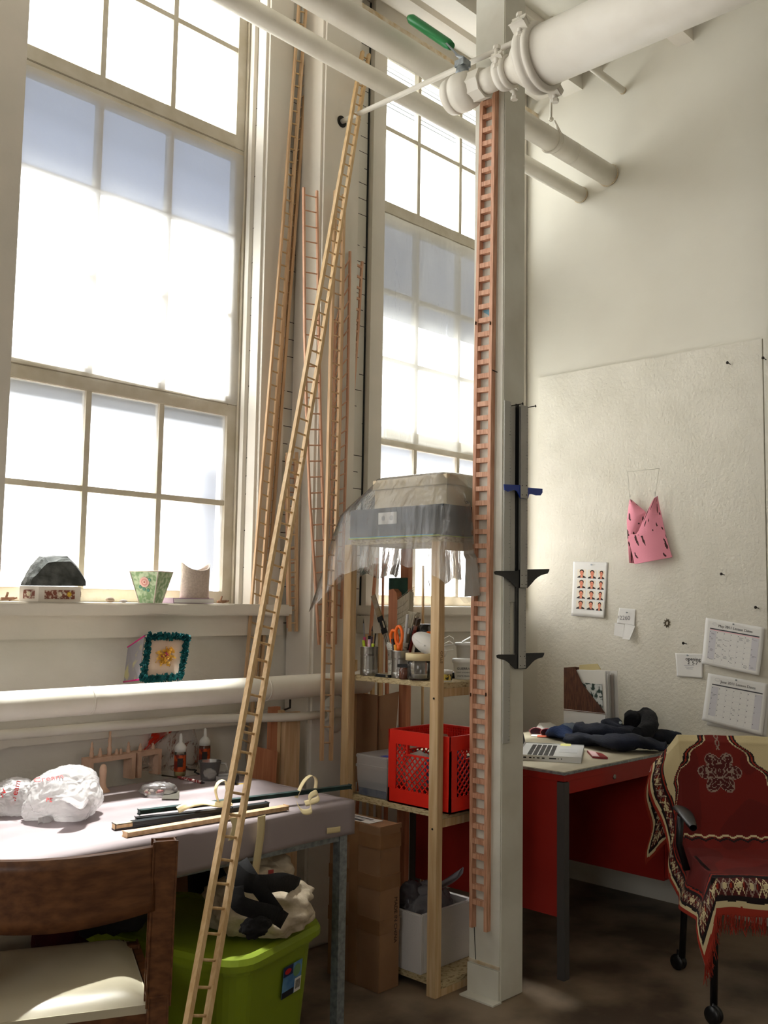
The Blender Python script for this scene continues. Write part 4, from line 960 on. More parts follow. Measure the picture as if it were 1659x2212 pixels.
p=at(385,1679,Z=TZ+0.006);q=at(436,1690,Z=TZ+0.006); o=thing('pen','red patterned pen lying in front of the clear glue bottle','pen',p); new_obj('barrel',MB().tube([p,p.lerp(q,.5),q],0.0055,10),mat('red_pattern',rgb(150,40,44),0.5,col2=rgb(220,200,196),scale=120,lo=0.52,hi=0.56),o); new_obj('tip',MB().tube([q,q.lerp(p,-0.12)],[0.005,0.001],10),BLACK,o)
p=at(350,1675,Z=TZ+0.003);q=at(395,1681,Z=TZ+0.003); o=thing('craft_knife','thin dark knife lying behind the red pen','knife',p); new_obj('knife_handle',MB().tube([p,q],0.003,8),mat('bronze_dark',rgb(80,70,52),0.4,0.5),o); new_obj('knife_blade',MB().bar(p,p+(p-q).normalized()*0.03,0.006,0.001),STEEL,o)
o=thing('black_cable','short curled black cable beside the amber glue bottle','cable',at(410,1665,Z=TZ)); new_obj('cable',MB().tube([at(400,1660,Z=TZ+.004),at(412,1663,Z=TZ+.006),at(424,1664,Z=TZ+.012),at(420,1668,Z=TZ+.004),at(430,1672,Z=TZ+.004)],0.003,8),BLACK,o)
# ================================================================ UNDER AND BESIDE THE TABLE
# green tote
TD=V((0.963,0.27,0)); TE=V((-0.27,0.963,0)); TC=V((1.85,2.515,0))
o=thing('storage_tote','lime green plastic storage tote with lid under the work table','tote',TC)
def rring(hx,hy,z,r,n=6,c=TC):
    P=[]
    for sx,sy,a0_ in ((1,1,0),(-1,1,PI/2),(-1,-1,PI),(1,-1,1.5*PI)):
        for k in range(n+1):
            a=a0_+PI/2*k/n; P.append(c+TD*(sx*(hx-r)+math.cos(a)*r)+TE*(sy*(hy-r)+math.sin(a)*r)+V((0,0,z)))
    return P
def loft(rings,cap0=True,cap1=True):
    mb=MB(); R=[[mb.bm.verts.new(p) for p in q] for q in rings]; n=len(R[0])
    for A,B in zip(R,R[1:]):
        for k in range(n): f=mb.bm.faces.new((A[k],A[(k+1)%n],B[(k+1)%n],B[k]))
    if cap0: mb.bm.faces.new(list(reversed(R[0])))
    if cap1: mb.bm.faces.new(R[-1])
    return mb
new_obj('tote_body',loft([rring(.175,.245,0,.05),rring(.178,.248,.01,.055),rring(.205,.28,.37,.07),rring(.215,.29,.372,.075),rring(.215,.29,.388,.075)]),GREEN,o,smooth=False)
new_obj('lid',loft([rring(.222,.297,.385,.08),rring(.232,.307,.388,.085),rring(.232,.307,.405,.085),rring(.224,.30,.42,.08),rring(.20,.275,.421,.07),rring(.195,.27,.412,.07)]),GREEN,o)
lc=at(558,2125,Y=2.2)
fp=TC-TE*0.272; fp.z=0.25; n_=-TE
LBL=mat('blue_product_label',rgb(60,110,170),0.5,col2=rgb(110,160,200),scale=20)
lp=TC+TD*0.06-TE*0.2735+V((0,0,0.29)); lx=TD*0.098; lz=V((0.0,0.0,0.090))+TE*0.0
tilt=(TE*-1*0.03+V((0,0,0.36))).normalized()
q=lambda a,b,e=0.0: lp+lx*a+tilt*(0.09*b)-TE*(0.0075+e)
mb=MB().prism([q(-.5,-.5),q(.5,-.5),q(.5,.5),q(-.5,.5)],-TE*0.0008); L_=new_obj('label',mb,LBL,o); L_['label']='blue and white product sticker'
def lq(a0_,b0_,a1_,b1_,m,nm): new_obj(nm,MB().prism([q(a0_,b0_,.0009),q(a1_,b0_,.0009),q(a1_,b1_,.0009),q(a0_,b1_,.0009)],-TE*0.0004),m,L_)
lq(-.5,.18,.0,.5,mat('label_navy',rgb(24,34,80),0.5),'navy_panel'); lq(-.5,-.5,.12,-.3,mat('label_black2',rgb(20,26,40),0.5),'dark_panel'); lq(.15,-.5,.5,-.05,PAPER,'white_panel')
mb=MB()
for k in range(9): mb.prism([q(.2+.03*k,-.4,.0014),q(.2+.03*k+.012+.006*(k%2),-.4,.0014),q(.2+.03*k+.012+.006*(k%2),-.12,.0014),q(.2+.03*k,-.12,.0014)],-TE*0.0002)
new_obj('barcode',mb,BLACK,L_)
mb=MB(); mb.bm.faces.new([mb.bm.verts.new(q(-.27+.17*math.cos(a),.33+.09*math.sin(a),.0016)) for a in [2*PI*k/20 for k in range(20)]]); new_obj('red_oval',mb,mat('logo_red',rgb(196,30,40),0.5),L_)
mb=MB(); mb.bm.faces.new([mb.bm.verts.new(q(.22+.2*math.cos(a),.22+.2*math.sin(a),.0016)) for a in [2*PI*k/20 for k in range(20)]]); new_obj('pale_disc',mb,mat('logo_green',rgb(110,150,110),0.5),L_)
# canvas tote bag on the lid
CANV=mat('natural_canvas',rgb(206,192,170),0.9,col2=rgb(186,170,148),scale=40,bump=0.3,bscale=60); BLKF=mat('black_webbing',rgb(16,15,17),0.9,bump=0.2,bscale=100)
bc=at(540,1960,Z=0.42+0.02); 
o=thing('canvas_bag','slumped cream canvas bag with black straps lying on the green tote lid','bag',(bc.x,bc.y,0.42))
bcen=V((1.945,2.36,0.49))
Mx=Matrix.Rotation(0.35,3,'Z')
new_obj('bag_body',MB().blob(bcen,(0.135,0.16,0.095),0.30,1.6,5,flat=0.423,seed=31,M=Mx).blob(bcen+V((0.07,0.10,0.06)),(0.10,0.10,0.09),0.30,1.8,4,flat=0.423,seed=33,M=Mx),CANV,o)
def sp(x,y,Y): return at(x,y,Y=Y)
def band(pts,w,m,par,name,dirv=(0,0,1),seg=20):
    pts=[V(p) for p in pts]
    def fn(u,v):
        p=catm(pts,v); t=(catm(pts,min(1,v+0.02))-catm(pts,max(0,v-0.02))).normalized(); s=t.cross(V((-0.55,-0.8,0.25))).normalized(); return p+s*w*(u-0.5)
    return new_obj(name,MB().grid(fn,2,seg,thick=0.003),m,par)
band([sp(500,1880,2.22),sp(530,1905,2.17),sp(570,1910,2.17),sp(610,1905,2.2),sp(645,1915,2.25)],0.05,BLKF,o,'strap')
band([sp(508,1915,2.16),sp(515,1950,2.13),sp(550,1965,2.12),sp(590,1975,2.13),sp(615,1990,2.16)],0.045,BLKF,o,'strap')
band([sp(520,1860,2.26),sp(545,1900,2.17),sp(575,1940,2.15),sp(600,1975,2.14)],0.04,BLKF,o,'strap')
new_obj('black_corner',MB().blob(sp(552,2000,2.13),(0.045,0.03,0.028),0.3,2,4,flat=0.423,seed=40),BLKF,o)
p=sp(585,1890,2.28); new_obj('red_print',MB().obox(p,V((.045,.03,-.012)),V((0,0.002,0)),V((0,0,.03)),bev=0.004),mat('faded_red_print',rgb(150,44,44),0.9),o)
# dark bag left of the ladder on the tote
o=new_obj('dark_bag',MB().blob((1.60,2.62,0.53),(0.15,0.14,0.11),0.3,1.6,4,flat=0.424,seed=50),mat('black_cloth',rgb(26,22,26),0.9,bump=0.2,bscale=30)); tag(o,'black cloth bag slumped on the left part of the tote lid','bag')
o=new_obj('maroon_cloth',MB().blob((1.62,2.93,0.33),(0.10,0.05,0.22),0.25,1.5,4,flat=0.003,seed=52),mat('maroon_fabric',rgb(84,22,34),0.85,col2=rgb(60,14,24),scale=10,bump=0.3,bscale=18)); tag(o,'maroon fabric bundle behind the wooden chair under the table','cloth')
o=new_obj('maroon_bag',MB().blob((1.15,2.88,0.25),(0.20,0.12,0.17),0.28,1.7,4,flat=0.003,seed=54),mat('wine_plastic',rgb(70,26,34),0.5,col2=rgb(46,16,22),scale=6,bump=0.4,bscale=12)); tag(o,'dark wine-coloured bag on the floor under the table behind the chair back','bag')
# bin, board, low pipe below the table
o=thing('waste_bin','dark blue plastic bin under the right end of the table','bin',(2.15,2.86,0)); new_obj('bin_body',MB().lathe([(0.001,0.004),(0.085,0.004),(0.115,0.50),(0.12,0.505),(0.12,0.52),(0.11,0.52),(0.08,0.01),(0.001,0.01)],(2.17,2.87,0),seg=30,cap=False),mat('dark_blue_bin',rgb(26,32,48),0.5),o)
o=new_obj('plywood_offcut',MB().box((1.98,3.10,0.0),(2.40,3.118,0.62)),CARDB); tag(o,'brown plywood offcut standing behind the table against the wall','board')
o=new_obj('low_pipe',MB().tube([(-1,3.15,0.28),(2.70,3.15,0.28)],0.04,20),PIPEM); tag(o,'white pipe low on the wall behind the green tote','pipe')
# lumber in the corner left of the pier
for l,a,b_,zt,Y,m in (('tall pale board leaning left of the pier just under the thin pipe',617,649,1540,3.00,PINE2),('darker weathered board standing beside the pale one left of the pier',586,606,1528,3.05,REDLUM),('narrow batten between the two boards left of the pier',607,616,1535,3.03,STUD)):
    p=at(a,zt,Y=Y); q_=at(b_,zt,Y=Y)
    o=new_obj('lumber_board',MB().box((p.x,Y,0),(q_.x,Y+0.022,p.z)),m); tag(o,l,'lumber')
p=at(556,1618,Y=2.99);q_=at(607,1625,Y=2.99); o=new_obj('lumber_board',MB().prism([V((p.x,3.04,0)),V((q_.x-0.01,3.04,0)),V((q_.x,2.99+0.02,q_.z)),V((p.x,3.01,p.z+0.01))],(0,0.02,0)),REDLUM); tag(o,'short wide reddish board behind the right end of the table','lumber')
# ================================================================ WOODEN CHAIR
f=V((0.43,0.903,0)); s=V((-0.903,0.43,0)); RP=V((1.39,2.06,0))     # right rear post, forward, leftwards
o=thing('wooden_chair','brown wooden chair with curved back rail and cream vinyl seat facing the work table','chair',(1.25,2.3,0))
HB_=-0.03
def cpt(a,b,z): return RP+s*a+f*b+V((0,0,z))
for a in (0,0.50):
    mb=MB()
    mb.bar(cpt(a,0.03,0.43),cpt(a,0.0,0.815),0.052,0.030,up=f,bev=0.004); mb.bar(cpt(a,0.015,0.0),cpt(a,0.03,0.45),0.050,0.030,up=f,bev=0.004)
    new_obj('rear_post',mb,WALNUT,o)
for a in (0.015,0.485):
    new_obj('front_leg',MB().bar(cpt(a,0.46,0),cpt(a,0.46,0.43),0.042,0.042,up=f,bev=0.004),WALNUT,o)
def railfn(u,v):
    a=0.026+0.448*u; bow=-0.055*math.sin(PI*u); z0=0.655+0.012*math.sin(PI*u)*-1; z1=0.805
    return cpt(a,0.012+bow,z0+(z1-z0)*v)
def railb(d): return lambda u,v: railfn(u,v)+f*d
mb=MB(); mb.grid(railfn,28,6,thick=0.020); new_obj('back_rail',mb,WALNUT,o)
for b_ in (0.05,0.44): new_obj('seat_rail',MB().bar(cpt(0.02,b_,0.395),cpt(0.48,b_,0.395),0.05,0.02,up=f),WALNUT,o)
for a in (0.0,0.50): new_obj('side_rail',MB().bar(cpt(a,0.02,0.395),cpt(a,0.47,0.395),0.022,0.055),WALNUT,o); 
new_obj('stretcher',MB().bar(cpt(0.01,0.02,0.2),cpt(0.01,0.46,0.2),0.018,0.03).bar(cpt(0.49,0.02,0.2),cpt(0.49,0.46,0.2),0.018,0.03),WALNUT,o)
VIN=mat('cream_vinyl',rgb(208,200,176),0.3,col2=rgb(200,190,165),scale=4,bump=0.05)
def seatfn(u,v):
    a=0.015+0.47*u; b_=0.035+0.465*v; e=min(u,1-u,v,1-v)*2; z=0.422+0.033*(1-(1-min(1,e*2.6))**2.2); return cpt(a,b_,z)
mb=MB(); mb.grid(seatfn,30,30); mb.prism([cpt(.015,.035,.405),cpt(.485,.035,.405),cpt(.485,.50,.405),cpt(.015,.50,.405)],(0,0,.02)); new_obj('seat_pad',mb,VIN,o)

# ================================================================ SHELF UNIT
SX0,SX1,SY0,SY1=2.741,3.13,2.356,2.865
o=thing('shelf_unit','open shelf unit of pine studs with particle board shelves between table and column','shelf',(2.93,2.6,0))
for x,y,l,zt in ((SX0,SY0,1,1.625),(SX0,SY1-0.043,0,1.625),(3.075,SY1-0.043,0,1.625),(3.10,SY0,0,1.625)):
    new_obj('post',MB().box((x,y,0),(x+0.032,y+0.043,zt),bev=0.002),REDLUM if x>3 else STUD,o)
for zt in (0.045,0.638,1.105,1.645):
    new_obj('shelf_board',MB().box((SX0+0.033,SY0+0.004,zt-0.020),(SX1-0.02,SY1-0.006,zt)),OSB,o)
    new_obj('cleat',MB().box((SX0+0.034,SY0+0.003,zt-0.05),(SX1-0.02,SY0+0.021,zt-0.0205)),STUD,o)
for y,z in ((SY0+0.021,1.05),(SY0+0.021,0.585)): new_obj('screw',MB().lathe([(0.004,0),(0.004,0.001)],(SX0-0.001,y,z),axis=(-1,0,0),seg=10),IRON,o)
text('stud_stamp','STUD',0.018,(SX0-0.0004,SY0+0.0,1.16) if False else (SX0+0.016,SY0-0.0006,1.20),(0,0,1),(-1,0,0),mat('stamp_ink',rgb(120,96,66),0.8),o)
SZ=1.1055
def sh(x,y,X): 
    p=at(x,y,X=X); p.z=SZ; return p
# tins
RIB=STEEL
def tin(label,x,X,r,h,items):
    p=sh(x,1450,X); o_=thing('tin_can',label,'tin',p)
    prof=[(r*0.96,0),(r,0.003),(r,0.022)]
    z=0.024
    while z<h-0.03: prof+=[(r*0.955,z),(r,z+0.003)]; z+=0.006
    prof+=[(r,h-0.026),(r,h-0.003),(r*1.02,h),(r*0.96,h),(r*0.95,0.004),(0.001,0.004)]
    new_obj('can_body',MB().lathe(prof,p,seg=36,cap=False),RIB,o_); new_obj('can_bottom',MB().lathe([(r*0.95,0.001),(r*0.95,0.003)],p,seg=24),RIB,o_)
    return p
pens=mat
def pen_in(label,c,dx,dy,h,r,col,name='pen',cat='pen',tipc=None):
    a=c+V((dx*0.35,dy*0.35,0.006)); b=c+V((dx,dy,h)); o_=thing(name,label,cat,a); new_obj('barrel',MB().tube([a,a.lerp(b,0.5),b],r,10),mat(name+'_'+str(col[:3]),rgb(*col),0.5),o_)
    if tipc: new_obj('tip',MB().tube([b,b+(b-a).normalized()*0.02],[r*0.8,r*0.15],8),mat(name+'_tip',rgb(*tipc),0.5),o_)
    return o_
c=tin('ribbed tin can of pens standing alone at the left of the upper shelf',797,2.812,0.036,0.114,0)
for l,dx,dy,h,r,col,t in (('long thin grey pencil rising highest from the left tin',0.005,0.040,0.205,0.003,(140,140,146),(60,60,60)),('thick black marker in the left tin',0.012,0.010,0.155,0.008,(20,20,24),None),('pink marker at the left rim of the left tin',0.0,0.028,0.150,0.006,(206,80,130),None),('lime highlighter in front of the pink marker in the left tin',-0.012,0.022,0.138,0.006,(190,214,60),None),
    ('brown pencil leaning right in the left tin',0.010,-0.004,0.175,0.004,(110,90,66),(30,30,30)),('slim black pen in the left tin',0.018,-0.016,0.166,0.003,(36,30,30),None),('pale pink pen in the left tin',-0.010,-0.010,0.142,0.007,(226,180,200),None),('dark purple pen near the right rim of the left tin',-0.006,-0.020,0.154,0.004,(50,24,50),None),('yellow green highlighter at the right rim of the left tin',-0.008,-0.028,0.126,0.006,(196,216,60),None)):
    pen_in(l,c,dx,dy,h,r,col,tipc=t)
c2=tin('ribbed tin can holding orange scissors on the upper shelf',864,2.812,0.034,0.106,0)
# scissors
o=thing('scissors','scissors with big orange loop handles standing in the second tin','scissors',c2)
ORG=mat('orange_plastic',rgb(236,106,24),0.35)
def loop(c_,ry,rz,rot,name):
    pts=[]
    for k in range(20):
        a=2*PI*k/20; y=math.cos(a)*ry; z=math.sin(a)*rz; pts.append(c_+V((0,y*math.cos(rot)-z*math.sin(rot),y*math.sin(rot)+z*math.cos(rot))))
    new_obj(name,MB().tube(pts,0.0058,10,closed=True,ell=(1,1.2)),ORG,o)
loop(c2+V((-0.012,0.022,0.155)),0.018,0.028,-0.25,'loop_handle'); loop(c2+V((-0.018,-0.008,0.163)),0.018,0.036,0.0,'loop_handle')
new_obj('handle_neck',MB().tube([c2+V((-.012,.004,.125)),c2+V((-.01,0,.10))],[.010,.008],10).tube([c2+V((-.018,-.012,.13)),c2+V((-.014,-.004,.10))],[.010,.008],10),ORG,o)
new_obj('scissor_blades',MB().bar(c2+V((-.012,0,.105)),c2+V((-.004,.01,.01)),.014,.003,up=(1,0,0)).bar(c2+V((-.014,-.003,.105)),c2+V((-.006,-.008,.01)),.014,.003,up=(1,0,0)),STEEL,o)
for l,dx,dy,h,r,col,nm,ct in (('black marker in front of the orange scissors',-0.022,0.020,0.150,0.0075,(22,22,26),'pen','pen'),('yellow cutter standing before the scissors',-0.024,0.004,0.128,0.007,(222,150,40),'cutter','knife'),('slim wooden skewer in the second tin',-0.02,0.006,0.135,0.0025,(220,196,140),'skewer','stick'),('orange pencil in the second tin',-0.012,-0.02,0.14,0.0035,(222,110,40),'pencil','pencil')):
    pen_in(l,c2,dx,dy,h,r,col,name=nm,cat=ct)
# white tub with brushes behind
p=sh(862,1450,2.90); o=thing('brush_tub','tall white label-wrapped tub full of brushes behind the scissors tin','tub',p)
new_obj('tub_body',MB().lathe([(0.045,0),(0.047,0.10),(0.052,0.118),(0.052,0.132),(0.049,0.132),(0.044,0.005),(0.001,0.005)],p,seg=30,cap=False),mat('tub_label',rgb(216,214,204),0.6,col2=rgb(160,160,150),scale=60,lo=0.55,hi=0.62,stretch=(1,1,3)),o)
def brush(label,a,b,w,bl,hm,bm_,name='paint_brush',fer=True):
    a=V(a);b=V(b);d=(b-a).normalized(); o_=thing(name,label,'brush',a)
    new_obj('brush_handle',MB().bar(a,b-d*bl,w*0.35,0.008,up=(1,0,0),bev=0.002),hm,o_)
    if fer: new_obj('ferrule',MB().bar(b-d*(bl+0.025),b-d*bl,w*0.9,0.010,up=(1,0,0)),STEEL,o_)
    new_obj('bristles',MB().bar(b-d*bl,b,w,0.012,up=(1,0,0),bev=0.004),bm_,o_); return o_
BR=mat('grey_bristle',rgb(200,192,172),0.9,col2=rgb(158,148,126),scale=30,stretch=(20,20,1)); HND=mat('stained_handle',rgb(120,100,76),0.6,col2=rgb(30,26,26),scale=10,lo=0.4,hi=0.6)
b0_=p+V((0,0.01,0.01))
o=thing('paint_stirrer','long whitish paint stirrer leaning left out of the brush tub','stick',b0_); A=b0_; B=at(806,1286,X=2.88)
new_obj('stick_body',MB().bar(A,B,0.024,0.006,up=(1,0,0)),mat('paint_smeared_wood',rgb(188,186,180),0.7,col2=rgb(150,130,96),scale=14),o); new_obj('dark_paint_dip',MB().bar(A.lerp(B,.5),A.lerp(B,.72),0.026,0.008,up=(1,0,0)),BLACK,o)
brush('dark handled brush next to the stirrer',p+V((0,.015,.01)),at(826,1345,X=2.89),0.018,0.02,BLACK,BR)
brush('flat brush with tan bristles behind the scissors',p+V((0,-.005,.01)),at(893,1322,X=2.93),0.050,0.065,HND,BR)
brush('slim brush leaning right beside the orange scissors',p+V((0,-.02,.01)),at(900,1330,X=2.90),0.014,0.04,BLACK,BR)
brush('red-tipped dark brush leaning furthest right out of the tub',p+V((0,-.028,.01)),at(902,1338,X=2.88),0.010,0.02,mat('dark_red_handle',rgb(120,34,24),0.5),HND)
pen_in('clear plastic ruler leaning right out of the brush tub',p,0.0,-0.042,0.245,0.006,(206,204,204),name='clear_ruler',cat='ruler')
# big bench brush
o=thing('bench_brush','large bench brush with long pale bristles standing behind the tub','brush',sh(850,1450,2.98))
hb=sh(846,1450,2.99); ht=at(846,1280,X=2.99); w_=0.034
def hp(y,z): return V((2.985,y,z))
y0=at(838,1400,X=2.985).y; y1=at(857,1400,X=2.985).y; zt=at(846,1272,X=2.985).z
poly=[hp(y0,SZ),hp(y1,SZ),hp(y1,zt-0.05),hp(y1+0.006,zt-0.015),hp((y0+y1)/2,zt),hp(y0,zt-0.004)]
new_obj('wooden_block',MB().prism(poly,(0.03,0,0)),REDLUM,o)
yb=at(882,1400,X=2.985).y; zb=at(870,1270,X=2.985).z
mb=MB(); rr=random.Random(5)
mb.prism([hp(y1,SZ+0.06),hp(yb,SZ+0.07),hp(yb-0.002,zb-0.015),hp(y1,zb-0.05)],(0.026,0,0))
for k in range(160):
    z=SZ+0.07+rr.random()*(zb-SZ-0.11); a=V((2.983+rr.random()*0.03,y1,z)); mb.tube([a,a+V((rr.uniform(-.002,.002),(yb-y1)*0.6,0.018)),a+V((rr.uniform(-.004,.004),(yb-y1)*rr.uniform(.9,1.08),0.038+rr.uniform(-.01,.02)))],0.0009,4)
new_obj('bristles',mb,BR,o)
o=new_obj('green_card',MB().box((3.02,at(840,1250,X=3.02).y,SZ),(3.026,at(879,1250,X=3.02).y,at(860,1248,X=3.02).z)),mat('dark_green_card',rgb(40,78,60),0.8,col2=rgb(30,50,44),scale=8)); tag(o,'dark green card standing behind the big brush against the window light','card')
# black bottle, jar, tape roll, matchbox etc
o=thing('ink_bottle','black bottle with smeared label behind the dust mask','bottle',sh(915,1450,2.98)); p=sh(915,1450,2.98); new_obj('bottle_body',MB().lathe([(.001,0),(.036,0),(.038,.005),(.038,.10),(.03,.125)],p,seg=24),BLACK,o); new_obj('clear_shoulder',MB().lathe([(.03,.125),(.036,.14),(.036,.20),(.03,.206)],p,seg=24),mat('smoky_plastic',rgb(130,130,132),0.3,col2=rgb(30,30,30),scale=25,lo=0.45,hi=0.55),o)
o=thing('orange_tube','orange tube beside the black bottle','tube',sh(925,1450,2.93)); p=sh(925,1450,2.93); new_obj('tube_body',MB().lathe([(.001,0),(.012,0),(.012,.15),(.008,.16),(.008,.18)],p,seg=14),ORG,o)
JAR=film('jar_glass',(0.98,0.98,0.97,1),0.9,(0.85,0.85,0.82,1),gloss=1.2,rough=0.05)
p=sh(903,1455,2.80); p.y-=0.006
o=thing('glass_jar','clear glass jar carrying a roll of masking tape, beside the front post','jar',p)
new_obj('jar_body',MB().lathe([(.001,.0015),(.040,.0015),(.046,.008),(.046,.066),(.040,.074),(.036,.074),(.042,.064),(.042,.012),(.036,.006),(.001,.006)],p,seg=32,cap=False),JAR,o)
new_obj('jar_contents',MB().lathe([(.001,.007),(.040,.007),(.040,.02),(.001,.022)],p,seg=24,cap=False),mat('murky_water',rgb(150,146,130),0.2),o)
o=thing('tape_roll','roll of masking tape lying on the glass jar','tape roll',p+V((0,0,.0745))); new_obj('roll',MB().lathe([(.034,0),(.053,0),(.053,.026),(.034,.026),(.034,0)],p+V((0,0,.0745)),seg=40,cap=False),TAPE,o); new_obj('core',MB().lathe([(.034,0.0005),(.034,.0255),(.031,.0255),(.031,.0005),(.034,0.0005)],p+V((0,0,.0745)),seg=40,cap=False),CARDB,o)
p=sh(873,1459,2.785)
o=thing('small_jar','little brown-filled jar under a black matchbox at the shelf edge','jar',p); new_obj('jar_body',MB().lathe([(.001,0),(.018,0),(.020,.004),(.020,.036),(.016,.040),(.016,.044),(.001,.044)],p,seg=24,cap=False),mat('brown_glass',rgb(110,72,56),0.2,col2=rgb(60,36,30),scale=30),o)
o=new_obj('matchbox',MB().obox(p+V((0,0,.0505)),(.028,0.004,0),(-0.006,.045,0),(0,0,.012)),BLACK); tag(o,'black matchbox lying on the small brown jar','matchbox')
p=sh(832,1459,2.79); o=thing('utility_knife','grey and black utility knife lying at the shelf edge between the tins','knife',p); new_obj('knife_handle',MB().bar(p+V((0,.045,.006)),p+V((0,-.03,.006)),.018,.010,bev=.003),DARK,o); new_obj('blade_guard',MB().bar(p+V((0,-.012,.006)),p+V((0,-.022,.006)),.020,.012),TAPE,o)
# dust mask
p=sh(932,1400,2.83); mc=at(928,1393,X=2.86); o=thing('dust_mask','white cup dust mask with elastic loops lying on the tape roll and bottles','mask',(mc.x,mc.y,SZ))
def fn(u,v):
    a=2*PI*u; r=math.sin(v*PI/2); pz_=math.cos(v*PI/2)
    l=V((0,math.cos(a)*0.078*r,0)); q_=l+V((0,0,math.sin(a)*0.040*r))+V((-0.05*pz_,0,0))
    q_=Matrix.Rotation(0.45,3,'X')@q_; q_=Matrix.Rotation(0.3,3,'Z')@q_
    return mc+q_
new_obj('mask_shell',MB().grid(fn,30,12,thick=0.002),mat('mask_fibre',rgb(228,226,220),0.9),o)
for dx in (0,0.02): 
    c_=at(975,1385,X=2.86)+V((0,0,-dx)); new_obj('elastic_loop',MB().tube([mc+V((0,-.055,.02-dx)),c_+V((0,.01,.02)),c_+V((0,-.01,.012)),c_+V((0,-.012,-.012)),mc+V((0,-.06,.0-dx))],.0012,6),WHITEP,o)
# white tubs on the right part
def tub(label,x,y,Y,r,h,txt):
    p=at(x,y,Y=Y); p.z=SZ; o_=thing('plastic_tub',label,'tub',p)
    new_obj('tub_body',MB().lathe([(r*.78,0),(r*.80,.002),(r*.95,h-.014),(r*1.04,h-.012),(r*1.05,h),(r*1.0,h+.003),(.001,h+.003)],p,seg=32,cap=False),WHITEP,o_)
    f_=V((-p.x,-p.y,0)).normalized(); s_=V((-f_.y,f_.x,0)); 
    for k,(tx_,sz) in enumerate(txt): text('label_text',tx_,sz,p+f_*(r*.93+.0015)+V((0,0,h*.55-k*.014)),-s_*-1 if False else V((f_.y*-1,f_.x,0)),(0,0,1),INK,o_,0.0004)
    return p
p=tub('white plastic tub with small black lettering at the right end of the upper shelf',1001,1462,2.44,.042,.075,(('GUERRA',.013),('PAINT & PIGMENT',.0065),('WHITE PEARL',.008)))
p2=at(1010,1440,Y=2.53); p2.z=SZ; o=thing('plastic_tub','taller white tub with an open lid behind the lettered one','tub',p2)
new_obj('tub_body',MB().lathe([(.040,0),(.046,.12),(.052,.122),(.053,.132),(.049,.134),(.001,.134)],p2,seg=32,cap=False),WHITEP,o)
new_obj('tilted_lid',MB().obox(p2+V((0.01,-.012,.158)),V((0.05,-.06,.045)),V((.05,.045,0)),V((0,0,.004))),WHITEP,o)
p=at(963,1464,Y=2.40); p.z=SZ; o=thing('small_tub','small white-lidded tub with a yellow label just right of the front post','tub',p)
new_obj('tub_body',MB().lathe([(.022,0),(.023,.002),(.023,.03),(.026,.032),(.026,.042),(.001,.043)],p,seg=28,cap=False),WHITEP,o); new_obj('yellow_label',MB().lathe([(.0235,.006),(.0235,.028)],p,seg=28,cap=False),mat('yellow_black_label',rgb(214,190,90),0.5,col2=rgb(40,40,36),scale=60,lo=0.5,hi=0.53),o)
p=at(985,1450,Y=2.50); p.z=SZ; o=new_obj('black_dish',MB().lathe([(.001,0),(.035,0),(.038,.02),(.001,.022)],p,seg=24,cap=False),BLACK); tag(o,'low black dish between the small tub and the lettered tub','dish')

# top of the unit: boxes and plastic
Z1=1.646
o=thing('document_box','black storage box with a white label on the very top shelf','box',(2.93,2.58,Z1+.006)); bxm=mat('black_box_card',rgb(48,50,56),0.6,col2=rgb(40,42,48),scale=6)
new_obj('box_body',MB().box((2.745,2.345,Z1+.0075),(3.10,2.84,Z1+.118),bev=.002),bxm,o); a=at(818,1108,X=2.744); b=at(857,1131,X=2.744)
new_obj('label_card',MB().box((2.7425,b.y,b.z),(2.745,a.y,a.z)),PAPER,o); mb=MB()
for k in range(2): mb.lathe([(.010,0),(.010,.0004)],(2.7422,a.y+(b.y-a.y)*(.28+.44*k),(a.z+b.z)/2),axis=(-1,0,0),seg=16)
new_obj('label_print',mb,PALEINK,o)
for k,(c_,l) in enumerate(((rgb(190,206,70),'yellow green card sheet under the black box'),(rgb(60,160,190),'turquoise card sheet under the black box'))):
    o=new_obj('card_sheet',MB().box((2.742,2.36+.03*k,Z1+.0005+.0035*k),(3.10,2.845-0.01*k,Z1+.0035+.0035*k)),mat('card_col%d'%k,c_,0.7)); tag(o,l,'paper')
o=thing('storage_box','beige lidded box on top of the black one under the plastic','box',(2.95,2.58,Z1+.119)); bg_=mat('beige_box_card',rgb(206,190,160),0.7)
new_obj('box_body',MB().box((2.81,2.385,Z1+.1185),(3.09,2.765,Z1+.235)),bg_,o); new_obj('lid',MB().box((2.803,2.378,Z1+.20),(3.097,2.772,Z1+.239),bev=.002),bg_,o)
POLY=film('clear_polythene',(0.99,0.99,0.98,1),0.79,(0.98,0.97,0.95,1),gloss=1.4,rough=0.16,bump=0.9,bscale=9,stretch=(2.2,2.2,0.5))
pc_=V((2.95,2.575,0)); 
def sq(th,hx,hy):
    c_,s_=math.cos(th),math.sin(th); k=1/((abs(c_)/hx)**6+(abs(s_)/hy)**6)**(1/6); return V((c_*k,s_*k,0))
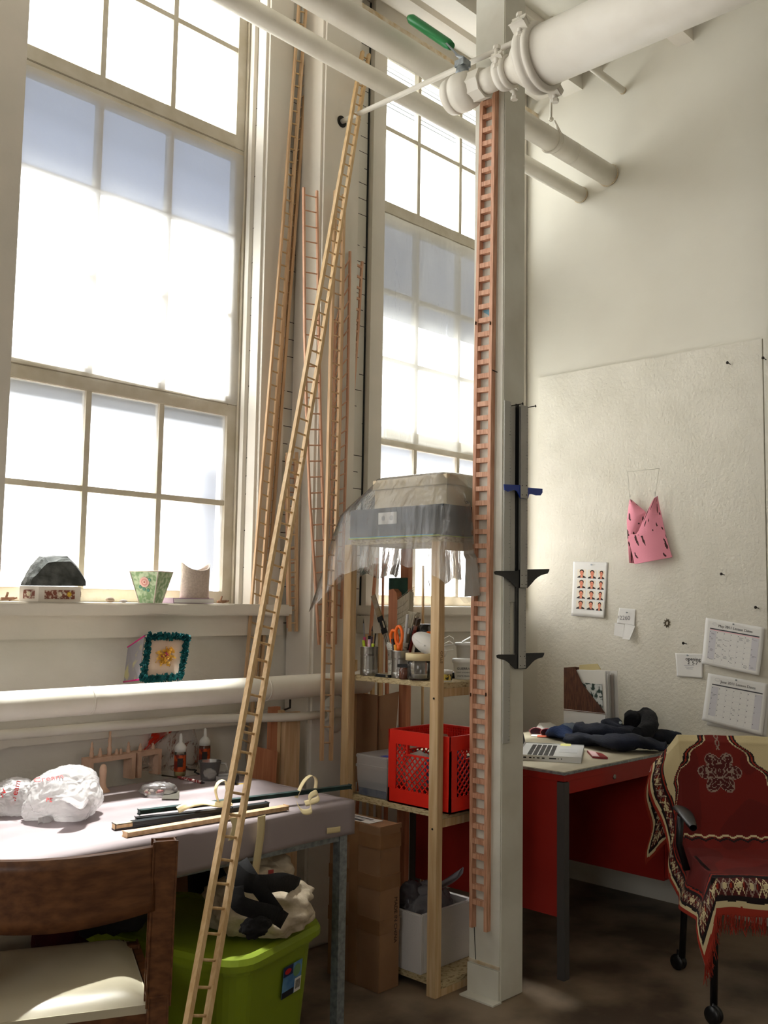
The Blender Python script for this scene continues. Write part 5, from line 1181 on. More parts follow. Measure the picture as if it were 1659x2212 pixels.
def fn(u,v):
    th=2*PI*u; lv=[(0,0,0,1.893),(.1,.8,.8,1.893),(.25,.157,.205,1.892),(.31,.162,.21,1.875),(.55,.212,.275,1.775),(.62,.222,.285,1.755),(.85,.24,.31,1.60),(1,.255,.33,1.50)]
    for i in range(len(lv)-1):
        if v<=lv[i+1][0]: break
    A_,B_=lv[i],lv[i+1]; f_=(v-A_[0])/(B_[0]-A_[0])
    if i<=1: hx=0.157*v/.25; hy=.205*v/.25; z=1.893
    else: hx=A_[1]+(B_[1]-A_[1])*f_; hy=A_[2]+(B_[2]-A_[2])*f_; z=A_[3]+(B_[3]-A_[3])*f_
    p=pc_+(sq(th,hx,hy) if hx>0 else V((0,0,0))); p.z=z
    if v>.3:
        g=(v-.3)/.7; p+=sq(th,1,1).normalized()*(0.004*math.sin(th*9+v*3)+.003*math.sin(th*23+1.3)+.022*noise.noise(V((math.cos(th)*3,math.sin(th)*3,v*3))))*g
        p.z-=.10*max(0,-math.sin(th)-.5)*2*g**2 -.04*max(0,-math.cos(th))*g**2
        for t0,amt,out,wd in ((2.22,.17,.13,.24),(2.5,.03,.03,.3),(4.15,.05,.02,.2),(4.75,.08,.02,.25),(5.5,.18,.03,.35),(0.8,.05,.05,.4)):
            d=abs((th-t0+PI)%(2*PI)-PI); k=max(0,1-d/wd); p.z-=amt*k*g**3; p+=sq(th,1,1).normalized()*out*k*g**1.3
        p.z+=.025*noise.noise(V((math.cos(th)*5,math.sin(th)*5,9)))*g
    if p.x>2.85 and p.y<2.334: p.y=2.334
    return p
mb=MB().grid(fn,150,50); o=new_obj('polythene_sheet',mb,POLY); tag(o,'clear wrinkled polythene sheet draped over the boxes on the top shelf','plastic sheet')

# milk crate
cxa=2.778; k1=at(839.5,1574,X=cxa); k2=at(980,1764,X=cxa); CYn=2.327; CYf=k1.y; CZb=0.6385; CZt=k1.z; CXf=3.07
o=thing('milk_crate','red plastic milk crate with diamond lattice sides on the middle shelf','crate',(2.93,(CYn+CYf)/2,CZb))
def wall(P0,ux,L,H,inn,name):
    """Crate side: P0 lower corner, ux along, H height, inn inward normal."""
    mb=MB(); t=0.008
    def B_(u0,u1,z0,z1,tt=t,io=0): mb.obox(P0+ux*((u0+u1)/2)+V((0,0,(z0+z1)/2))+inn*(tt/2+io),ux*(u1-u0),inn*tt,V((0,0,z1-z0)))
    B_(0,L,0,.055); B_(0,L,H-.050,H,t*.7); B_(0,L,H-.008,H,t*1.4); B_(0,L,H-.030,H-.026,t*1.2); B_(0,L,H-.052,H-.048,t*1.2); B_(0,L,H-.019,H-.016,t*1.2)
    B_(0,.040,.0,H-.04); B_(L-.040,L,0,H-.04)
    n=int(L/.012)
    for k in range(n+1): B_(min(L-.002,k*L/n),min(L,k*L/n+.002),H-.05,H,t*1.2)
    # lattice
    a0_,a1_,z0,z1=.040,L-.040,.055,H-.05; st=.026; w=a1_-a0_; hh=z1-z0; hl,hr,hz=L*.32,L*.68,z1-.035
    for sgn in (1,-1):
        k=-hh
        while k<w+hh:
            # line u = k + sgn*(z)
            pts=[]
            zs=[i/24*hh for i in range(25)]
            seg=[]
            for z in zs:
                u=k+(z if sgn>0 else hh-z)
                ok=(0<=u<=w) and not (hl<u+a0_<hr and z+z0>hz)
                if ok: seg.append((u+a0_,z+z0))
                else:
                    if len(seg)>1: mb.bar(P0+ux*seg[0][0]+V((0,0,seg[0][1]))+inn*t/2,P0+ux*seg[-1][0]+V((0,0,seg[-1][1]))+inn*t/2,.0045,t*.7,up=inn)
                    seg=[]
            if len(seg)>1: mb.bar(P0+ux*seg[0][0]+V((0,0,seg[0][1]))+inn*t/2,P0+ux*seg[-1][0]+V((0,0,seg[-1][1]))+inn*t/2,.0045,t*.7,up=inn)
            k+=st
    B_(hl-.006,hr+.006,hz-.006,hz,t*1.3); B_(hl-.006,hl,hz,z1,t*1.3); B_(hr,hr+.006,hz,z1,t*1.3)
    new_obj(name,mb,CRATEM,o)
H=CZt-CZb; LY=CYf-CYn; LX=CXf-cxa
wall(V((cxa,CYn,CZb)),V((0,1,0)),LY,H,V((1,0,0)),'crate_side'); wall(V((CXf,CYn,CZb)),V((0,1,0)),LY,H,V((-1,0,0)),'crate_side')
wall(V((cxa,CYn,CZb)),V((1,0,0)),LX,H,V((0,1,0)),'crate_side'); wall(V((cxa,CYf,CZb)),V((1,0,0)),LX,H,V((0,-1,0)),'crate_side')
new_obj('crate_floor',MB().box((cxa,CYn,CZb),(CXf,CYf,CZb+.006)),CRATEM,o)
# crate contents
def bl(label,name,c_,r,m,cat,seed,flat=None,amp=.25): 
    o_=new_obj(name,MB().blob(c_,r,amp,1.8,4,flat=flat,seed=seed),m); return tag(o_,label,cat)
cm=V(((cxa+CXf)/2,(CYn+CYf)/2,CZb))
bl('blue cloth stuffed inside the red crate','blue_cloth',cm+V((-.03,-.04,.12)),(.08,.07,.10),mat('blue_cloth_m',rgb(60,90,140),.8,bump=.3,bscale=30),'cloth',61,CZb+.008)
bl('white wad at the back inside the red crate','white_bundle',cm+V((-.04,.09,.10)),(.07,.055,.085),mat('white_cloth_m',rgb(206,200,192),.8,bump=.3,bscale=30),'cloth',63,CZb+.008)
bl('dark bundle in the right half of the red crate','dark_bundle',cm+V((.07,-.03,.09)),(.06,.08,.08),mat('dark_cloth_m',rgb(34,36,48),.8,bump=.3,bscale=30),'cloth',65,CZb+.008)
p=cm+V((.06,.07,.16)); o=thing('salmon_roll','salmon coloured roll poking out of the back of the red crate','roll',p); new_obj('roll',MB().lathe([(.035,0),(.035,.06),(.02,.06),(.02,0),(.035,0)],p+V((0,0,.02)),axis=(.2,.3,1),seg=24,cap=False),mat('salmon_card',rgb(206,150,130),.7),o)
# clear box
CB=film('frosted_box_plastic',(0.97,0.97,0.97,1),0.35,(0.92,0.91,0.90,1),gloss=.8,rough=.2)
y0=CYf+.012; y1=2.815
o=thing('clear_storage_box','frosted clear plastic box with lid left of the red crate','box',(2.87,(y0+y1)/2,.6385))
zt=at(765,1632,X=2.78).z
new_obj('box_body',loft([[V((x,y,z)) for x,y in ((2.785+i,y0+i),(2.96-i,y0+i),(2.96-i,y1-i),(2.785+i,y1-i))] for i,z in ((.008,.6395),(.002,.70),(0,zt-.04),(-.003,zt-.04),(-.003,zt-.03),(0,zt-.028),(0,zt-.005))],cap1=False),CB,o)
new_obj('lid',MB().box((2.780,y0-.004,zt-.006),(2.965,y1+.004,zt+.010),bev=.004),CB,o); new_obj('inner_tray',MB().box((2.79,y0+.008,.642),(2.955,y1-.008,.70)),mat('smoky_contents',rgb(110,112,122),.6,col2=rgb(70,80,100),scale=20),o)
new_obj('blue_sticker',MB().box((2.80,y0+.01,zt+.0102),(2.83,y0+.05,zt+.0112)),blue,o)
# flattened cartons and plastic behind the clear box
p=at(763,1496,X=2.975); q_=at(815,1500,X=2.975); o=new_obj('flat_carton',MB().box((2.975,q_.y,.6385),(2.981,p.y,p.z)),CARDB); tag(o,'folded brown carton sheet standing behind the clear box','cardboard')
p=at(812,1495,X=2.99); q_=at(846,1495,X=2.99); o=new_obj('flat_carton',MB().prism([V((2.99,p.y,.6385)),V((2.992,q_.y,.6385)),V((3.03,q_.y,q_.z)),V((2.99,p.y,p.z-.02))],(.005,0,0)),CARDB); tag(o,'lighter tilted cardboard flap right of the folded carton sheet','cardboard')
p=at(862,1560,X=3.02); o=new_obj('plastic_pouch',MB().blob(V((3.02,p.y,.76)),(.02,.035,.12),.35,2.4,4,flat=.639,seed=71,ridge=True),CLR); tag(o,'crumpled clear plastic bag between the cardboard and the rear post','bag')
# styrofoam box with bags
FOAM=mat('white_foam',rgb(216,212,210),.8,bump=.15,bscale=200)
sx=2.777; k=at(908,2128,X=sx); ky=max(k.y,2.385); k3=at(864,1958,X=sx); zt=at(908,1979,X=sx).z
o=thing('foam_box','open white foam box standing on the bottom shelf','box',(2.93,ky+.13,.0455))
y1=at(858,2105,X=sx).y+.03; y1=max(y1,ky+.2); x1=3.09
mb=MB(); z0=.0455; 
mb.box((sx,ky,z0),(sx+.018,y1,zt),bev=.003).box((x1-.018,ky,z0),(x1,y1,zt)).box((sx+.0182,ky,z0),(x1-.0182,ky+.018,zt),bev=.003).box((sx+.0182,y1-.018,z0),(x1-.0182,y1,zt)).box((sx+.0182,ky+.0182,z0),(x1-.0182,y1-.0182,z0+.015)); new_obj('box_shell',mb,FOAM,o)
GBG=film('grey_bin_bag',(0.85,0.84,0.86,1),.35,(.5,.48,.52,1),gloss=.9,rough=.25,bump=.6,bscale=14)
o=thing('knotted_bag','greyish translucent plastic bag knotted inside the foam box','bag',(2.93,ky+.1,zt-.1)); new_obj('bag_body',MB().blob((2.925,ky+.105,zt-.05),(.125,.075,.12),.35,1.8,5,flat=z0+.02,seed=81,ridge=True),GBG,o)
hb_=V((2.89,ky+.06,zt+.05)); hk=at(995,1885,X=2.9); mb=MB()
new_obj('bag_ear',MB().grid(lambda u,v:hb_.lerp(hk,v)+V((.01*math.sin(u*6),.0,0))+V((0.0,.05*(u-.5)*(math.sin(PI*v*.9)+.15),.02*math.sin(u*5))),12,14,thick=.0006),GBG,o)
o=thing('knotted_bag','darker plastic bag bulging at the left corner of the foam box','bag',(2.84,ky+.17,zt)); new_obj('bag_body',MB().blob((2.86,y1-.075,zt+.02),(.055,.05,.065),.35,1.8,4,seed=83,ridge=True),film('dark_bag_film',(.5,.48,.5,1),.3,(.2,.18,.2,1),gloss=.9,rough=.25),o)
# carton left of the shelf
o=thing('tall_carton','tall brown taped carton standing on the floor left of the shelf unit','carton',(2.69,2.66,0))
new_obj('carton_body',MB().box((2.632,2.53,0),(2.738,2.80,.580),bev=.002),CARDB,o)
TP=mat('packing_tape',rgb(156,116,82),.2,col2=rgb(142,104,72),scale=8,spec=.8)
for z in (.20,.355,.50): new_obj('tape_band',MB().box((2.6308,2.5288,z),(2.7392,2.8012,z+.05)),TP,o)
new_obj('tape_band',MB().box((2.6306,2.645,0.001),(2.7394,2.69,.5812)),TP,o)
new_obj('shipping_label',MB().box((2.642,2.60,.5812),(2.715,2.76,.5822)),PAPER,o); new_obj('label_print',MB().box((2.648,2.65,.5823),(2.668,2.74,.5828)).box((2.68,2.61,.5823),(2.682,2.75,.5828)).box((2.69,2.63,.5823),(2.70,2.75,.5828)),INK,o)
new_obj('flap_edge',MB().box((2.628,2.5285,.566),(2.7405,2.535,.583)),CARDB,o)
text('side_print','MADE IN CHINA',.022,(2.715,2.5284,.24),(0,0,-1),(1,0,0),mat('carton_ink',rgb(70,46,32),.8),o,0.0003)
# loose sticks and battens behind the shelf unit
for i,(l,xt,yt,xb,Y,w,m) in enumerate((('thin strip leaning in front of the left edge of the right window',813,1205,775,3.05,.012,REDLUM),('very thin rod standing just right of the leaning strip before the right window',828,1208,822,3.06,.006,REDLUM),('thin grey rod before the window right of the rear shelf post',914,1222,912,3.06,.007,STUD),
    ('narrow batten seen under the upper shelf, furthest left',768,1425,764,3.02,.014,PINE),('pale batten second from left under the upper shelf',790,1370,787,3.03,.016,STUD),('batten third from left behind the shelf unit',806,1372,802,3.04,.018,PINE),('wide pale batten behind the white tub',822,1368,818,3.05,.022,STUD),('reddish batten furthest right under the upper shelf',837,1390,834,3.05,.016,REDLUM))):
    p=at(xt,yt,Y=Y); q_=at(xb,1700,Y=Y); d=(q_-p)/(p.z-q_.z)*p.z; q_=p+d; q_.z=0
    o=new_obj('batten',MB().bar(p,q_,w,.010,up=(0,1,0)),m); tag(o,l,'lumber','loose battens behind the shelf unit')
# ================================================================ DESK
DX0,DX1,DY0,DY1,DZ=3.214,4.385,2.13,2.92,0.765
o=thing('office_desk','red steel office desk with beige top against the right wall','desk',(3.8,2.5,0))
LAM=mat('beige_laminate',rgb(186,178,156),.45,col2=rgb(178,170,148),scale=30)
new_obj('desktop',MB().box((DX0,DY0,DZ-.008),(DX1,DY1,DZ),bev=.002),LAM,o)
new_obj('top_frame',MB().box((DX0+.001,DY0+.001,DZ-.036),(DX1,DY1,DZ-.0085)),REDM,o)
e=new_obj('edge_trim',MB().box((DX0-.002,DY0-.002,DZ-.012),(DX0+.0005,DY1,DZ-.002)).box((DX0-.002,DY0-.002,DZ-.012),(DX1,DY0+.0005,DZ-.002)),GALV,o)
new_obj('front_apron',MB().box((DX0+.03,DY0+.004,DZ-.085),(4.0,DY0+.03,DZ-.037)),REDM,o)
lk=at(1327,1678,Y=DY0+.003); new_obj('lock',MB().lathe([(.010,0),(.010,.003),(.006,.004)],lk,axis=(0,-1,0),seg=20),STEEL,o)
new_obj('side_panel',MB().box((DX0+.004,DY0+.034,.225),(DX0+.022,DY1-.03,DZ-.037)),REDM,o)
LEG=mat('dull_leg_metal',rgb(96,94,94),.45,.5)
for x,y in ((DX0,DY0),(DX0,DY1-.035),(DX1-.04,DY0),(DX1-.04,DY1-.035)): new_obj('leg',MB().box((x,y,0),(x+.036,y+.034,DZ-.04),bev=.002),LEG,o)
pd_=thing
new_obj('pedestal',MB().box((4.014,DY0+.02,.21),(DX1-.042,DY1-.04,DZ-.037)),REDM,o)
for z0,z1 in ((.22,.47),(.475,.60),(.605,.72)):
    d_=new_obj('drawer',MB().box((4.02,DY0+.004,z0),(DX1-.046,DY0+.0195,z1),bev=.003),REDM,o); new_obj('handle',MB().box((4.12,DY0-.012,z1-.03),(4.24,DY0+.0035,z1-.018)),STEEL,d_)
new_obj('back_panel',MB().box((DX0+.04,DY1-.02,.25),(4.01,DY1-.008,DZ-.037)),REDM,o)
D0=DZ+.0008
# laptop
A=at(1253.7,1636.4,Z=D0+.022); B=at(1257.3,1606.6,Z=D0+.022); C_=at(1129,1630,Z=D0+.022); A.z=B.z=C_.z=0
dd=(C_-A).normalized(); dw=V((-dd.y,dd.x,0)); 
if dw.dot(B-A)<0: dw=-dw
LD,LW=.25,.36
o=thing('laptop','open silver laptop with black keys on the red desk','laptop',A+V((0,0,D0)))
def lp_(a,b,z): return A+dd*a+dw*b+V((0,0,z))
mb=MB(); mb.obox(lp_(LD/2,LW/2,D0+.011),dd*LD,dw*LW,V((0,0,.017)),bev=.003); new_obj('base',mb,mat('laptop_silver',rgb(206,206,204),.35,.3),o)
KEY=mat('laptop_keys',rgb(40,38,38),.5)
for i in range(5):
    for j in range(13):
        mb=MB().obox(lp_(.118+.022*i,.035+.0225*j,D0+.0205),dd*.017,dw*.0175,V((0,0,.0016))); 
        if i==4 and j in (4,5,6,7,8): pass
        kk=new_obj('key',mb,KEY,o)
new_obj('trackpad',MB().obox(lp_(.055,LW/2,D0+.0199),dd*.075,dw*.10,V((0,0,.0006))),mat('trackpad_grey',rgb(180,180,180),.4),o)
mb=MB()
for k,(a,w) in enumerate(((.222,.012),(.20,.010),(.185,.006),(.168,.012),(.148,.012),(.11,.03),(.088,.004),(.075,.004))): mb.obox(lp_(a,.0005,D0+.012),dd*w,dw*.003,V((0,0,.006)))
new_obj('side_port',mb,BLACK,o)
up_=(dd*.25+V((0,0,1))).normalized()
mb=MB().obox(lp_(LD+.004,LW/2,D0+.02)+up_*.115,up_*.225,dw*LW,(dd-up_*dd.dot(up_)).normalized()*.006,bev=.002); sc=new_obj('screen',mb,mat('laptop_lid',rgb(190,190,188),.35,.3),o)
new_obj('display',MB().obox(lp_(LD,LW/2,D0+.02)+up_*.115-(dd-up_*dd.dot(up_)).normalized()*.0004,up_*.21,dw*(LW-.02),(dd-up_*dd.dot(up_)).normalized()*.001),BLACK,sc)
a=at(1222,1609,Z=D0+.021); o=new_obj('sticky_note',MB().obox(a,dd*.045,dw*.045+V((0,0,.004)),V((0,0,.0006))),mat('yellow_note',rgb(214,210,130),.8)); tag(o,'pale yellow sticky note on the palm rest of the laptop','note')
a=at(1268,1625,Z=D0);b=at(1300,1631,Z=D0);c_=at(1313,1640,Z=D0);d=at(1280,1638,Z=D0)
o=thing('wallet','red card wallet with white cards showing, right of the laptop','wallet',(a+c_)/2); new_obj('cover',MB().prism([a,b,c_,d],(0,0,.008)),mat('dark_red_leather',rgb(130,22,26),.4),o); new_obj('card_edge',MB().prism([a.lerp(b,.05)+V((0,0,.0082)),a.lerp(b,.55)+V((0,0,.0082)),d.lerp(c_,.45)+V((0,0,.0082)),d.lerp(c_,.0)+V((0,0,.0082))],(0,0,.001)),mat('pink_white_card',rgb(214,180,182),.5),o)
# magazine holder
hx=4.06
def hq(x,y,X=hx): return at(x,y,X=X)
o=thing('magazine_file','brown and white magazine file stuffed with papers at the back of the desk','file holder',(hx+.05,2.68,D0))
fy=hq(1218,1500).y; ny=hq(1308,1500).y; ztp=hq(1218,1442).z; 
prof=[(fy,D0),(ny,D0),(ny,hq(1308,1552).z),(ny+.006,hq(1300,1538).z),(hq(1258,1478).y,hq(1258,1478).z),(hq(1243,1446).y,hq(1243,1445).z),(fy,ztp)]
for X_ in (hx,hx+.10): new_obj('side_panel',MB().prism([V((X_,y,z)) for y,z in prof],(.003,0,0)),mat('woven_brown',rgb(104,66,46),.8,col2=rgb(70,40,30),scale=120,stretch=(1,1,.2)),o)
new_obj('spine',MB().box((hx+.0031,fy-.003,D0),(hx+.0999,fy,ztp)).box((hx+.0031,ny,D0),(hx+.0999,ny+.003,D0+.10)).box((hx+.0031,ny+.003,D0),(hx+.0999,fy-.003,D0+.003)),mat('woven_brown2',rgb(104,66,46),.8),o)
zb_=hq(1218,1531).z; new_obj('white_band',MB().prism([V((hx-.0015,y,z)) for y,z in ((fy,D0),(ny,D0),(ny,zb_-.002),(fy,zb_))],(.001,0,0)),PAPER,o); new_obj('dark_line',MB().box((hx-.003,ny,zb_-.006),(hx-.0016,fy,zb_-.003)),WALNUT,o)
rr=random.Random(4)
for k in range(11):
    X_=hx+.010+.0078*k; yy=ny+rr.uniform(-.05 if k>5 else -.008,.015); z_=hq(1275,1450).z-rr.uniform(0,.03); c=[(226,224,218),(210,208,206),(170,160,150),(236,234,230),(196,192,186)][k%5]
    o2=new_obj('paper_sheaf',MB().prism([V((X_,yy,D0+.02 if k<6 else D0+.005)),V((X_,fy-.03,D0+.02)),V((X_,fy-.03,z_)),V((X_,yy+.01,z_+.006))],(.0022+.002*rr.random(),0,0)),mat('sheaf_%d'%k,rgb(*c),.8)); tag(o2,['white sheaf nearest the front panel of the magazine file','second thin sheaf in the magazine file','beige folder third from the front of the magazine file','bright white pad in the middle of the magazine file','pale grey folder in the middle of the magazine file','white sheaf just behind the pale grey folder in the magazine file','grey sheaf behind the middle of the magazine file','tan sheaf leaning out on the right of the magazine file','white sheets sticking out right of the magazine file','pale grey folder at the back of the magazine file','white sheaf last in the magazine file against the wall'][k],'papers','papers in the magazine file')
p=hq(1262,1478,hx-.004); o=new_obj('leaflet',MB().prism([hq(1250,1474,hx+.006),hq(1300,1478,hx+.006),hq(1303,1545,hx+.006),hq(1292,1530,hx+.006)],(.0015,0,0)),mat('leaflet_print',rgb(200,204,202),.6,col2=rgb(40,60,54),scale=40,lo=.5,hi=.56)); tag(o,'leaflet with a dark picture in the cut-away front of the magazine file','leaflet')
p=hq(1296,1540); o=new_obj('yellow_envelope',MB().prism([at(1252,1436,X=4.15),at(1290,1434,X=4.15),at(1297,1446,X=4.15),at(1250,1450,X=4.15)],(.006,0,0)),mat('manila',rgb(206,190,140),.8)); tag(o,'manila envelope corner peeking over the magazine file','envelope')
# jeans and sweater heap
DEN=mat('dark_denim',rgb(24,31,50),.9,col2=rgb(14,18,30),scale=12,bump=.3,bscale=120); DEN2=mat('faded_denim',rgb(110,120,132),.85,col2=rgb(84,94,108),scale=18,bump=.3,bscale=120); BLKK=mat('black_knit',rgb(12,13,18),.95,bump=.4,bscale=80)
def zz(x,y,Z): return at(x,y,Z=DZ+Z)
o=thing('jeans','dark denim jeans heaped across the back of the desk','clothing',at(1330,1600,Z=DZ))
def fold(pts,r,m,name,par,ell,seed=0):
    pts=[V(p) for p in pts]; N_=18; P=[catm(pts,k/N_) for k in range(N_+1)]; mb=MB()
    rr_=[ (r[0]+(r[-1]-r[0])*k/N_ if len(r)==2 else catm([V((x,0,0)) for x in r],k/N_).x) for k in range(N_+1)]
    mb.tube(P,rr_,18,ell=ell)
    for v in mb.bm.verts:
        v.co+=V((noise.noise(v.co*14+V((seed,0,0))),noise.noise(v.co*14+V((0,seed,3))),noise.noise(v.co*14+V((3,0,seed)))))*.016+V((noise.noise(v.co*34+V((seed,0,0))),noise.noise(v.co*34),noise.noise(v.co*34+V((0,seed,0)))))*.010+V((0,0,noise.noise(v.co*7+V((seed,5,0)))*.03))
        if v.co.z<DZ+.001: v.co.z=DZ+.001+ (v.co.z-DZ)*.01
    return new_obj(name,mb,m,par)
fold([zz(1222,1592,.03),zz(1275,1597,.03),zz(1340,1608,.03),zz(1400,1612,.025),zz(1440,1622,.01)],[.05,.055,.06,.05,.03],DEN,'trouser_leg',o,(.5,1.3),1)
fold([zz(1250,1580,.05),zz(1300,1585,.05),zz(1360,1585,.05),zz(1420,1592,.03),zz(1470,1598,.015)],[.05,.06,.065,.05,.03],DEN,'trouser_leg',o,(.6,1.2),4)
fold([zz(1200,1572,.035),zz(1212,1582,.03),zz(1238,1598,.02)],[.035,.045,.02],mat('blue_denim',rgb(34,54,96),.85,bump=.3,bscale=120),'turned_cuff',o,(.5,1.3),7)
fold([zz(1225,1572,.05),zz(1262,1568,.055),zz(1300,1575,.04)],[.03,.045,.03],DEN2,'faded_inside',o,(.5,1.2),9)
fold([zz(1312,1540,.10),zz(1322,1562,.09),zz(1345,1580,.06)],[.03,.05,.04],DEN,'waistband',o,(.7,1.0),12)
fold([zz(1395,1575,.05),zz(1425,1583,.04),zz(1445,1590,.02)],[.03,.045,.03],DEN2,'faded_knee',o,(.6,1.2),15)
fold([zz(1440,1610,.02),at(1455,1630,Y=DY0-.01),at(1458,1655,Y=DY0-.02),at(1462,1675,Y=DY0-.015)],[.03,.035,.035,.02],DEN,'hanging_hem',o,(.5,1.2),18)
new_obj('brass_button',MB().lathe([(.006,0),(.006,.003)],at(1340,1561,X=3.83),axis=(-1,-.6,.3),seg=14),GALV,o)
o=thing('knit_hat','black knitted rolled cap on top of the jeans','clothing',zz(1385,1570,.06))
fold([zz(1362,1560,.10),zz(1378,1545,.12),zz(1398,1552,.11),zz(1400,1575,.08),zz(1380,1583,.07)],[.03,.042,.045,.04,.03],BLKK,'knit_roll',o,(.9,1.0),20); new_obj('crown',MB().blob(zz(1383,1564,.085),(.05,.05,.045),.15,2,4,flat=DZ+.03,seed=90),BLKK,o)
# sunglasses and papers
o=thing('sunglasses','pink-rimmed sunglasses lying on papers at the left rear of the desk','glasses',at(1165,1585,Z=DZ))
LENS=mat('dark_lens',rgb(60,20,40),.1); PKR=mat('pink_frame',rgb(196,120,130),.2)
for cx_,cy_ in ((1158,1580),(1181,1582)):
    c_=zz(cx_,cy_,.018); pts=[c_+V((math.cos(a)*.008,0,0))+V((0.45,-.89,0))*.026*math.cos(a)+V((0,0,1))*.018*math.sin(a) for a in [2*PI*k/18 for k in range(18)]]
    new_obj('rim',MB().tube(pts,.0022,8,closed=True),PKR,o); mb=MB(); mb.bm.faces.new([mb.bm.verts.new(p) for p in pts]); new_obj('lens',mb,LENS,o)
for cx_,dy in ((1143,-22),(1192,-18)): a=zz(cx_,1578,.02); new_obj('temple',MB().tube([a,a+V((.12,.05,.0)),a+V((.14,.06,-.012))],.002,8),PKR,o)
p=[zz(1146,1590,.001),zz(1190,1592,.001),zz(1205,1560,.001),zz(1165,1562,.03)]; o=new_obj('loose_papers',MB().prism(p,(0,0,.001)),PAPER); tag(o,'loose white papers under the sunglasses on the desk','papers')
p=[zz(1160,1592,.0025),zz(1185,1593,.0025),zz(1188,1588,.0035),zz(1162,1586,.0035)]; o=new_obj('orange_card',MB().prism(p,(0,0,.001)),mat('orange_card_m',rgb(220,110,80),.7)); tag(o,'small orange card under the sunglasses','card')

# ================================================================ RUG-DRAPED CHAIR
ef=V((-.76,-.65,0)); el=V((-.65,.76,0)); CC=V((3.625,1.555,0))
o=thing('office_chair','black tube-framed armchair on casters at the desk, hidden under a red rug','chair',CC)
FRM=mat('black_tube',rgb(16,16,18),.35)
def ch(a,b,z): return CC+el*a+ef*b+V((0,0,z))
for sgn in (1,-1):
    new_obj('front_leg',MB().tube([ch(.225*sgn,.225,.42),ch(.232*sgn,.235,.25),ch(.24*sgn,.245,.055)],.0125,12),FRM,o)
    new_obj('rear_leg',MB().tube([ch(.225*sgn,-.15,.42),ch(.23*sgn,-.19,.25),ch(.235*sgn,-.215,.055)],.0125,12),FRM,o)
    for b_ in (.262,-.232):
        c_=ch(.245*sgn,b_,.030); w=new_obj('caster',MB().lathe([(.006,-.017),(.028,-.015),(.0298,-.010),(.0298,-.004),(.022,-.002),(.022,.002),(.0298,.004),(.0298,.010),(.028,.015),(.006,.017)],c_,axis=el*.8+ef*.6,seg=28).tube([ch(.24*sgn,b_-.015,.07),ch(.243*sgn,b_-.008,.045),c_],.008,10),FRM,o)
    new_obj('arm_support',MB().tube([ch(.26*sgn,-.02,.43),ch(.285*sgn,-.03,.52),ch(.285*sgn,.0,.63)],.0125,12),FRM,o)
    def af(u,v):
        a=2*PI*u; l=v; w_=.026*math.sin(PI*min(1,max(0,.12+.8*l)))**.5; return ch(.285*sgn+math.cos(a)*w_,-.06+.24*l,.645+.012*math.sin(PI*l)+math.sin(a)*.011-.02*l*l)
    mb=MB().grid(af,18,14); new_obj('armrest',mb,BLACK,o)
    new_obj('back_upright',MB().tube([ch(.20*sgn,-.16,.42),ch(.20*sgn,-.205,.6),ch(.20*sgn,-.255,.84)],.0125,12),FRM,o)
new_obj('seat',MB().obox(ch(0,.02,.445),el*.46,ef*.44,V((0,0,.035)),bev=.012),BLACK,o)
new_obj('backrest',MB().obox(ch(0,-.235,.725),el*.44,ef*.02,V((0,0,.27))-ef*.04,bev=.009),BLACK,o)
new_obj('crossbar',MB().tube([ch(.225,.225,.415),ch(-.225,.225,.415)],.011,10).tube([ch(.225,-.15,.415),ch(-.225,-.15,.415)],.011,10),FRM,o)
# rug
prof=[(-.285,.50),(-.288,.62),(-.292,.76),(-.287,.868),(-.262,.893),(-.236,.868),(-.224,.80),(-.205,.70),(-.180,.60),(-.160,.525),(-.12,.487),(-.04,.474),(.06,.472),(.16,.475),(.23,.478),(.262,.462),(.272,.42),(.276,.36)]
PP=[V((a,0,z)) for a,z in prof]; Ls=[0]
for i in range(len(PP)-1): Ls.append(Ls[-1]+(PP[i+1]-PP[i]).length)
LT=Ls[-1]; HW=.42
def prp(s_):
    s_=min(max(s_,0),LT*.99999)
    for i in range(len(Ls)-1):
        if s_<=Ls[i+1]: f_=(s_-Ls[i])/(Ls[i+1]-Ls[i]); return PP[i].lerp(PP[i+1],f_)
def rugp(u,v):
    t=(u*2-1)*HW; s_=v*LT; p=prp(s_); a=abs(t); sg=1 if t>0 else -1; on_seat=min(1,max(0,(s_-.58)/.12)); lim=.235
    e=max(0,a-lim); z=p.z; lat=min(a,lim); fx=p.x
    k=min(e/.05,1)*.5*min(e,.05)
    lat+= .55*e*(1-on_seat)+.28*e*on_seat + .012*math.sin(s_*26+sg)*min(1,e*12)
    z-= (.72*e)*(1-on_seat)+ .93*e*on_seat
    fx+= (-.25*e)*(1-on_seat)+.0*e
    # slack where the back meets the seat
    if .45<s_<.75: fx+=.012*math.sin((s_-.45)/.3*PI); z+=.008*math.sin((s_-.45)/.3*PI)*(1 if a<.2 else 1+4*e)
    z+=.004*noise.noise(V((t*14,s_*12,2))); lat+=.004*noise.noise(V((t*9,s_*12,7)))*min(1,e*20)
    if a<.235 and p.z<.6 and s_>.6: z+=.006*noise.noise(V((t*9,s_*7,4)))
    return ch(sg*lat,fx,z)
CRM=rgb(206,190,148); RD=rgb(132,28,20); DKR=rgb(74,18,18); BK=rgb(26,14,16); RST=rgb(150,44,26); TAN=rgb(148,128,114)
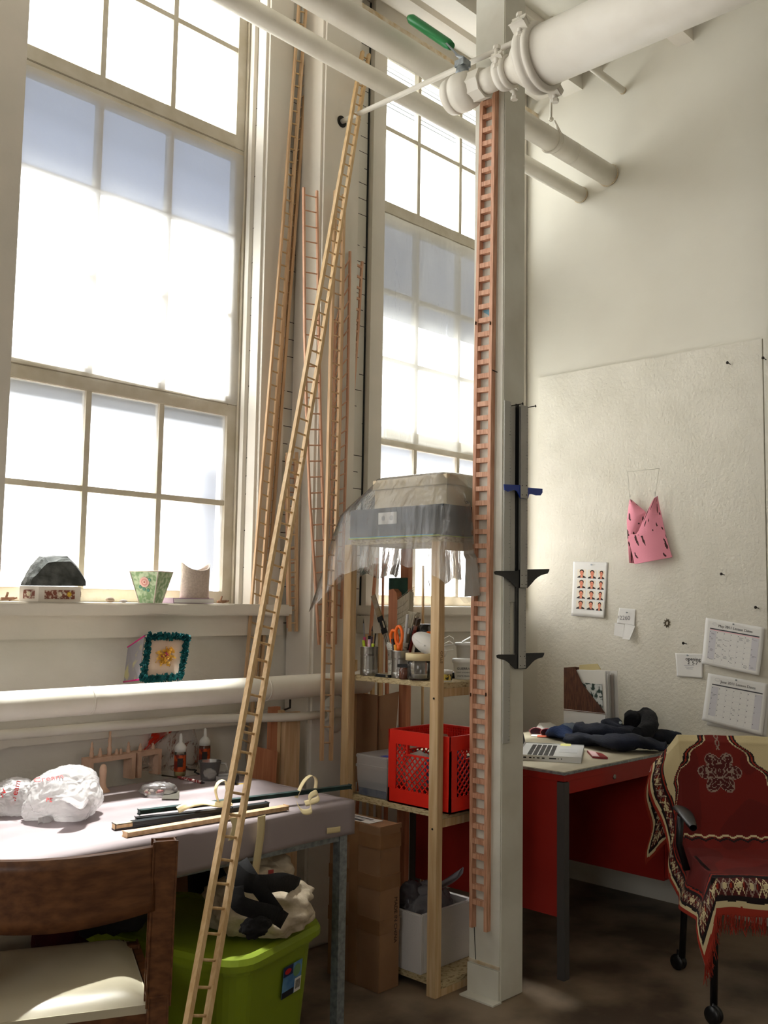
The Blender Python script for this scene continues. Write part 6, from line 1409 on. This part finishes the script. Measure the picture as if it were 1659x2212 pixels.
def rugc(u,v):
    t=(u*2-1)*HW; s_=v*LT; de=HW-abs(t); dend=min(s_,(LT-s_)*.60); d=min(de,dend); w=noise.noise(V((t*30,s_*30,0)))*.003; d+=w
    al=s_ if de<dend else t
    if d<.014: return RST
    if d<.026: return CRM
    if d<.031: return BK
    if d<.082:
        m=(al/.045)%1; c_=(d-.031)/.051; zz_=abs(m-.5)*2
        if abs(c_-.15-.7*zz_)<.07 or abs(c_-.85+.7*zz_)<.06: return CRM if ((al/.045)//1)%2 else TAN
        if math.hypot((m-.5)*.045,(c_-.5)*.051)<.007: return CRM
        if math.hypot((m)*.045,(c_-.5)*.051)<.006 : return RST
        return BK if (c_<.12 or c_>.9) else DKR
    if d<.088: return BK
    if d<.096: return RST
    if d<.101: return BK
    # inner field: red arch on cream, tip towards the top of the chair back
    tip=.375; tt=t-.085
    sc_=s_-tip
    wl=.010*math.sin(s_*75)
    half=-.03 if sc_<0 else .02+.78*sc_
    if s_<.80:
        q_=abs(tt)+wl-half
        if q_>.018: return CRM
        if q_>.010: return BK
        if q_>.004: return RST
        if q_>-.004: return BK
        if q_>-.010: return CRM
    # chain and lamp medallion
    cs=s_-.56
    if abs(cs)<.09 and abs(tt)<.10:
        r=math.hypot(tt,cs); th=math.atan2(cs,tt); rr_=.055+.03*abs(math.cos(th*3))
        if r<rr_:
            g=noise.noise(V((abs(tt)*60,cs*60,3)))
            if abs(g)<.10 or abs(r-rr_)<.004: return TAN
            return DKR
    if .385<s_<.47 and abs(abs(tt)-(.007*abs(math.sin((s_-.36)*95))))<.0026: return TAN
    if abs(s_-.80+.012*abs(math.sin(t*60)))<.004 and abs(t)<.24: return CRM
    if abs(s_-.815+.012*abs(math.sin(t*60)))<.004 and abs(t)<.24: return BK
    return rgb(112,26,18) if noise.noise(V((t*6,s_*6,5)))>.0 else rgb(98,22,16)
RUGM=vcol_mat('patterned_rug_pile',.95,.25,400,0)
r_=thing('patterned_rug','red and cream fringed rug draped over the office chair','rug',CC+V((0,0,.47)))
new_obj('rug_pile',MB().grid(rugp,240,330,thick=.006,col=rugc),RUGM,r_)
mb=MB(); rr=random.Random(2)
for k in range(420):
    u=rr.random(); p=rugp(u,.998); q1=p+V((rr.uniform(-.006,.006),rr.uniform(-.006,.006),-.03)); q2=q1+V((rr.uniform(-.012,.012),rr.uniform(-.012,.012),-rr.uniform(.015,.04)))
    mb.tube([p,q1,q2],[.0016,.0014,.0008],4,caps=False)
new_obj('fringe',mb,mat('rust_fringe',rgb(150,44,26),.9),r_)
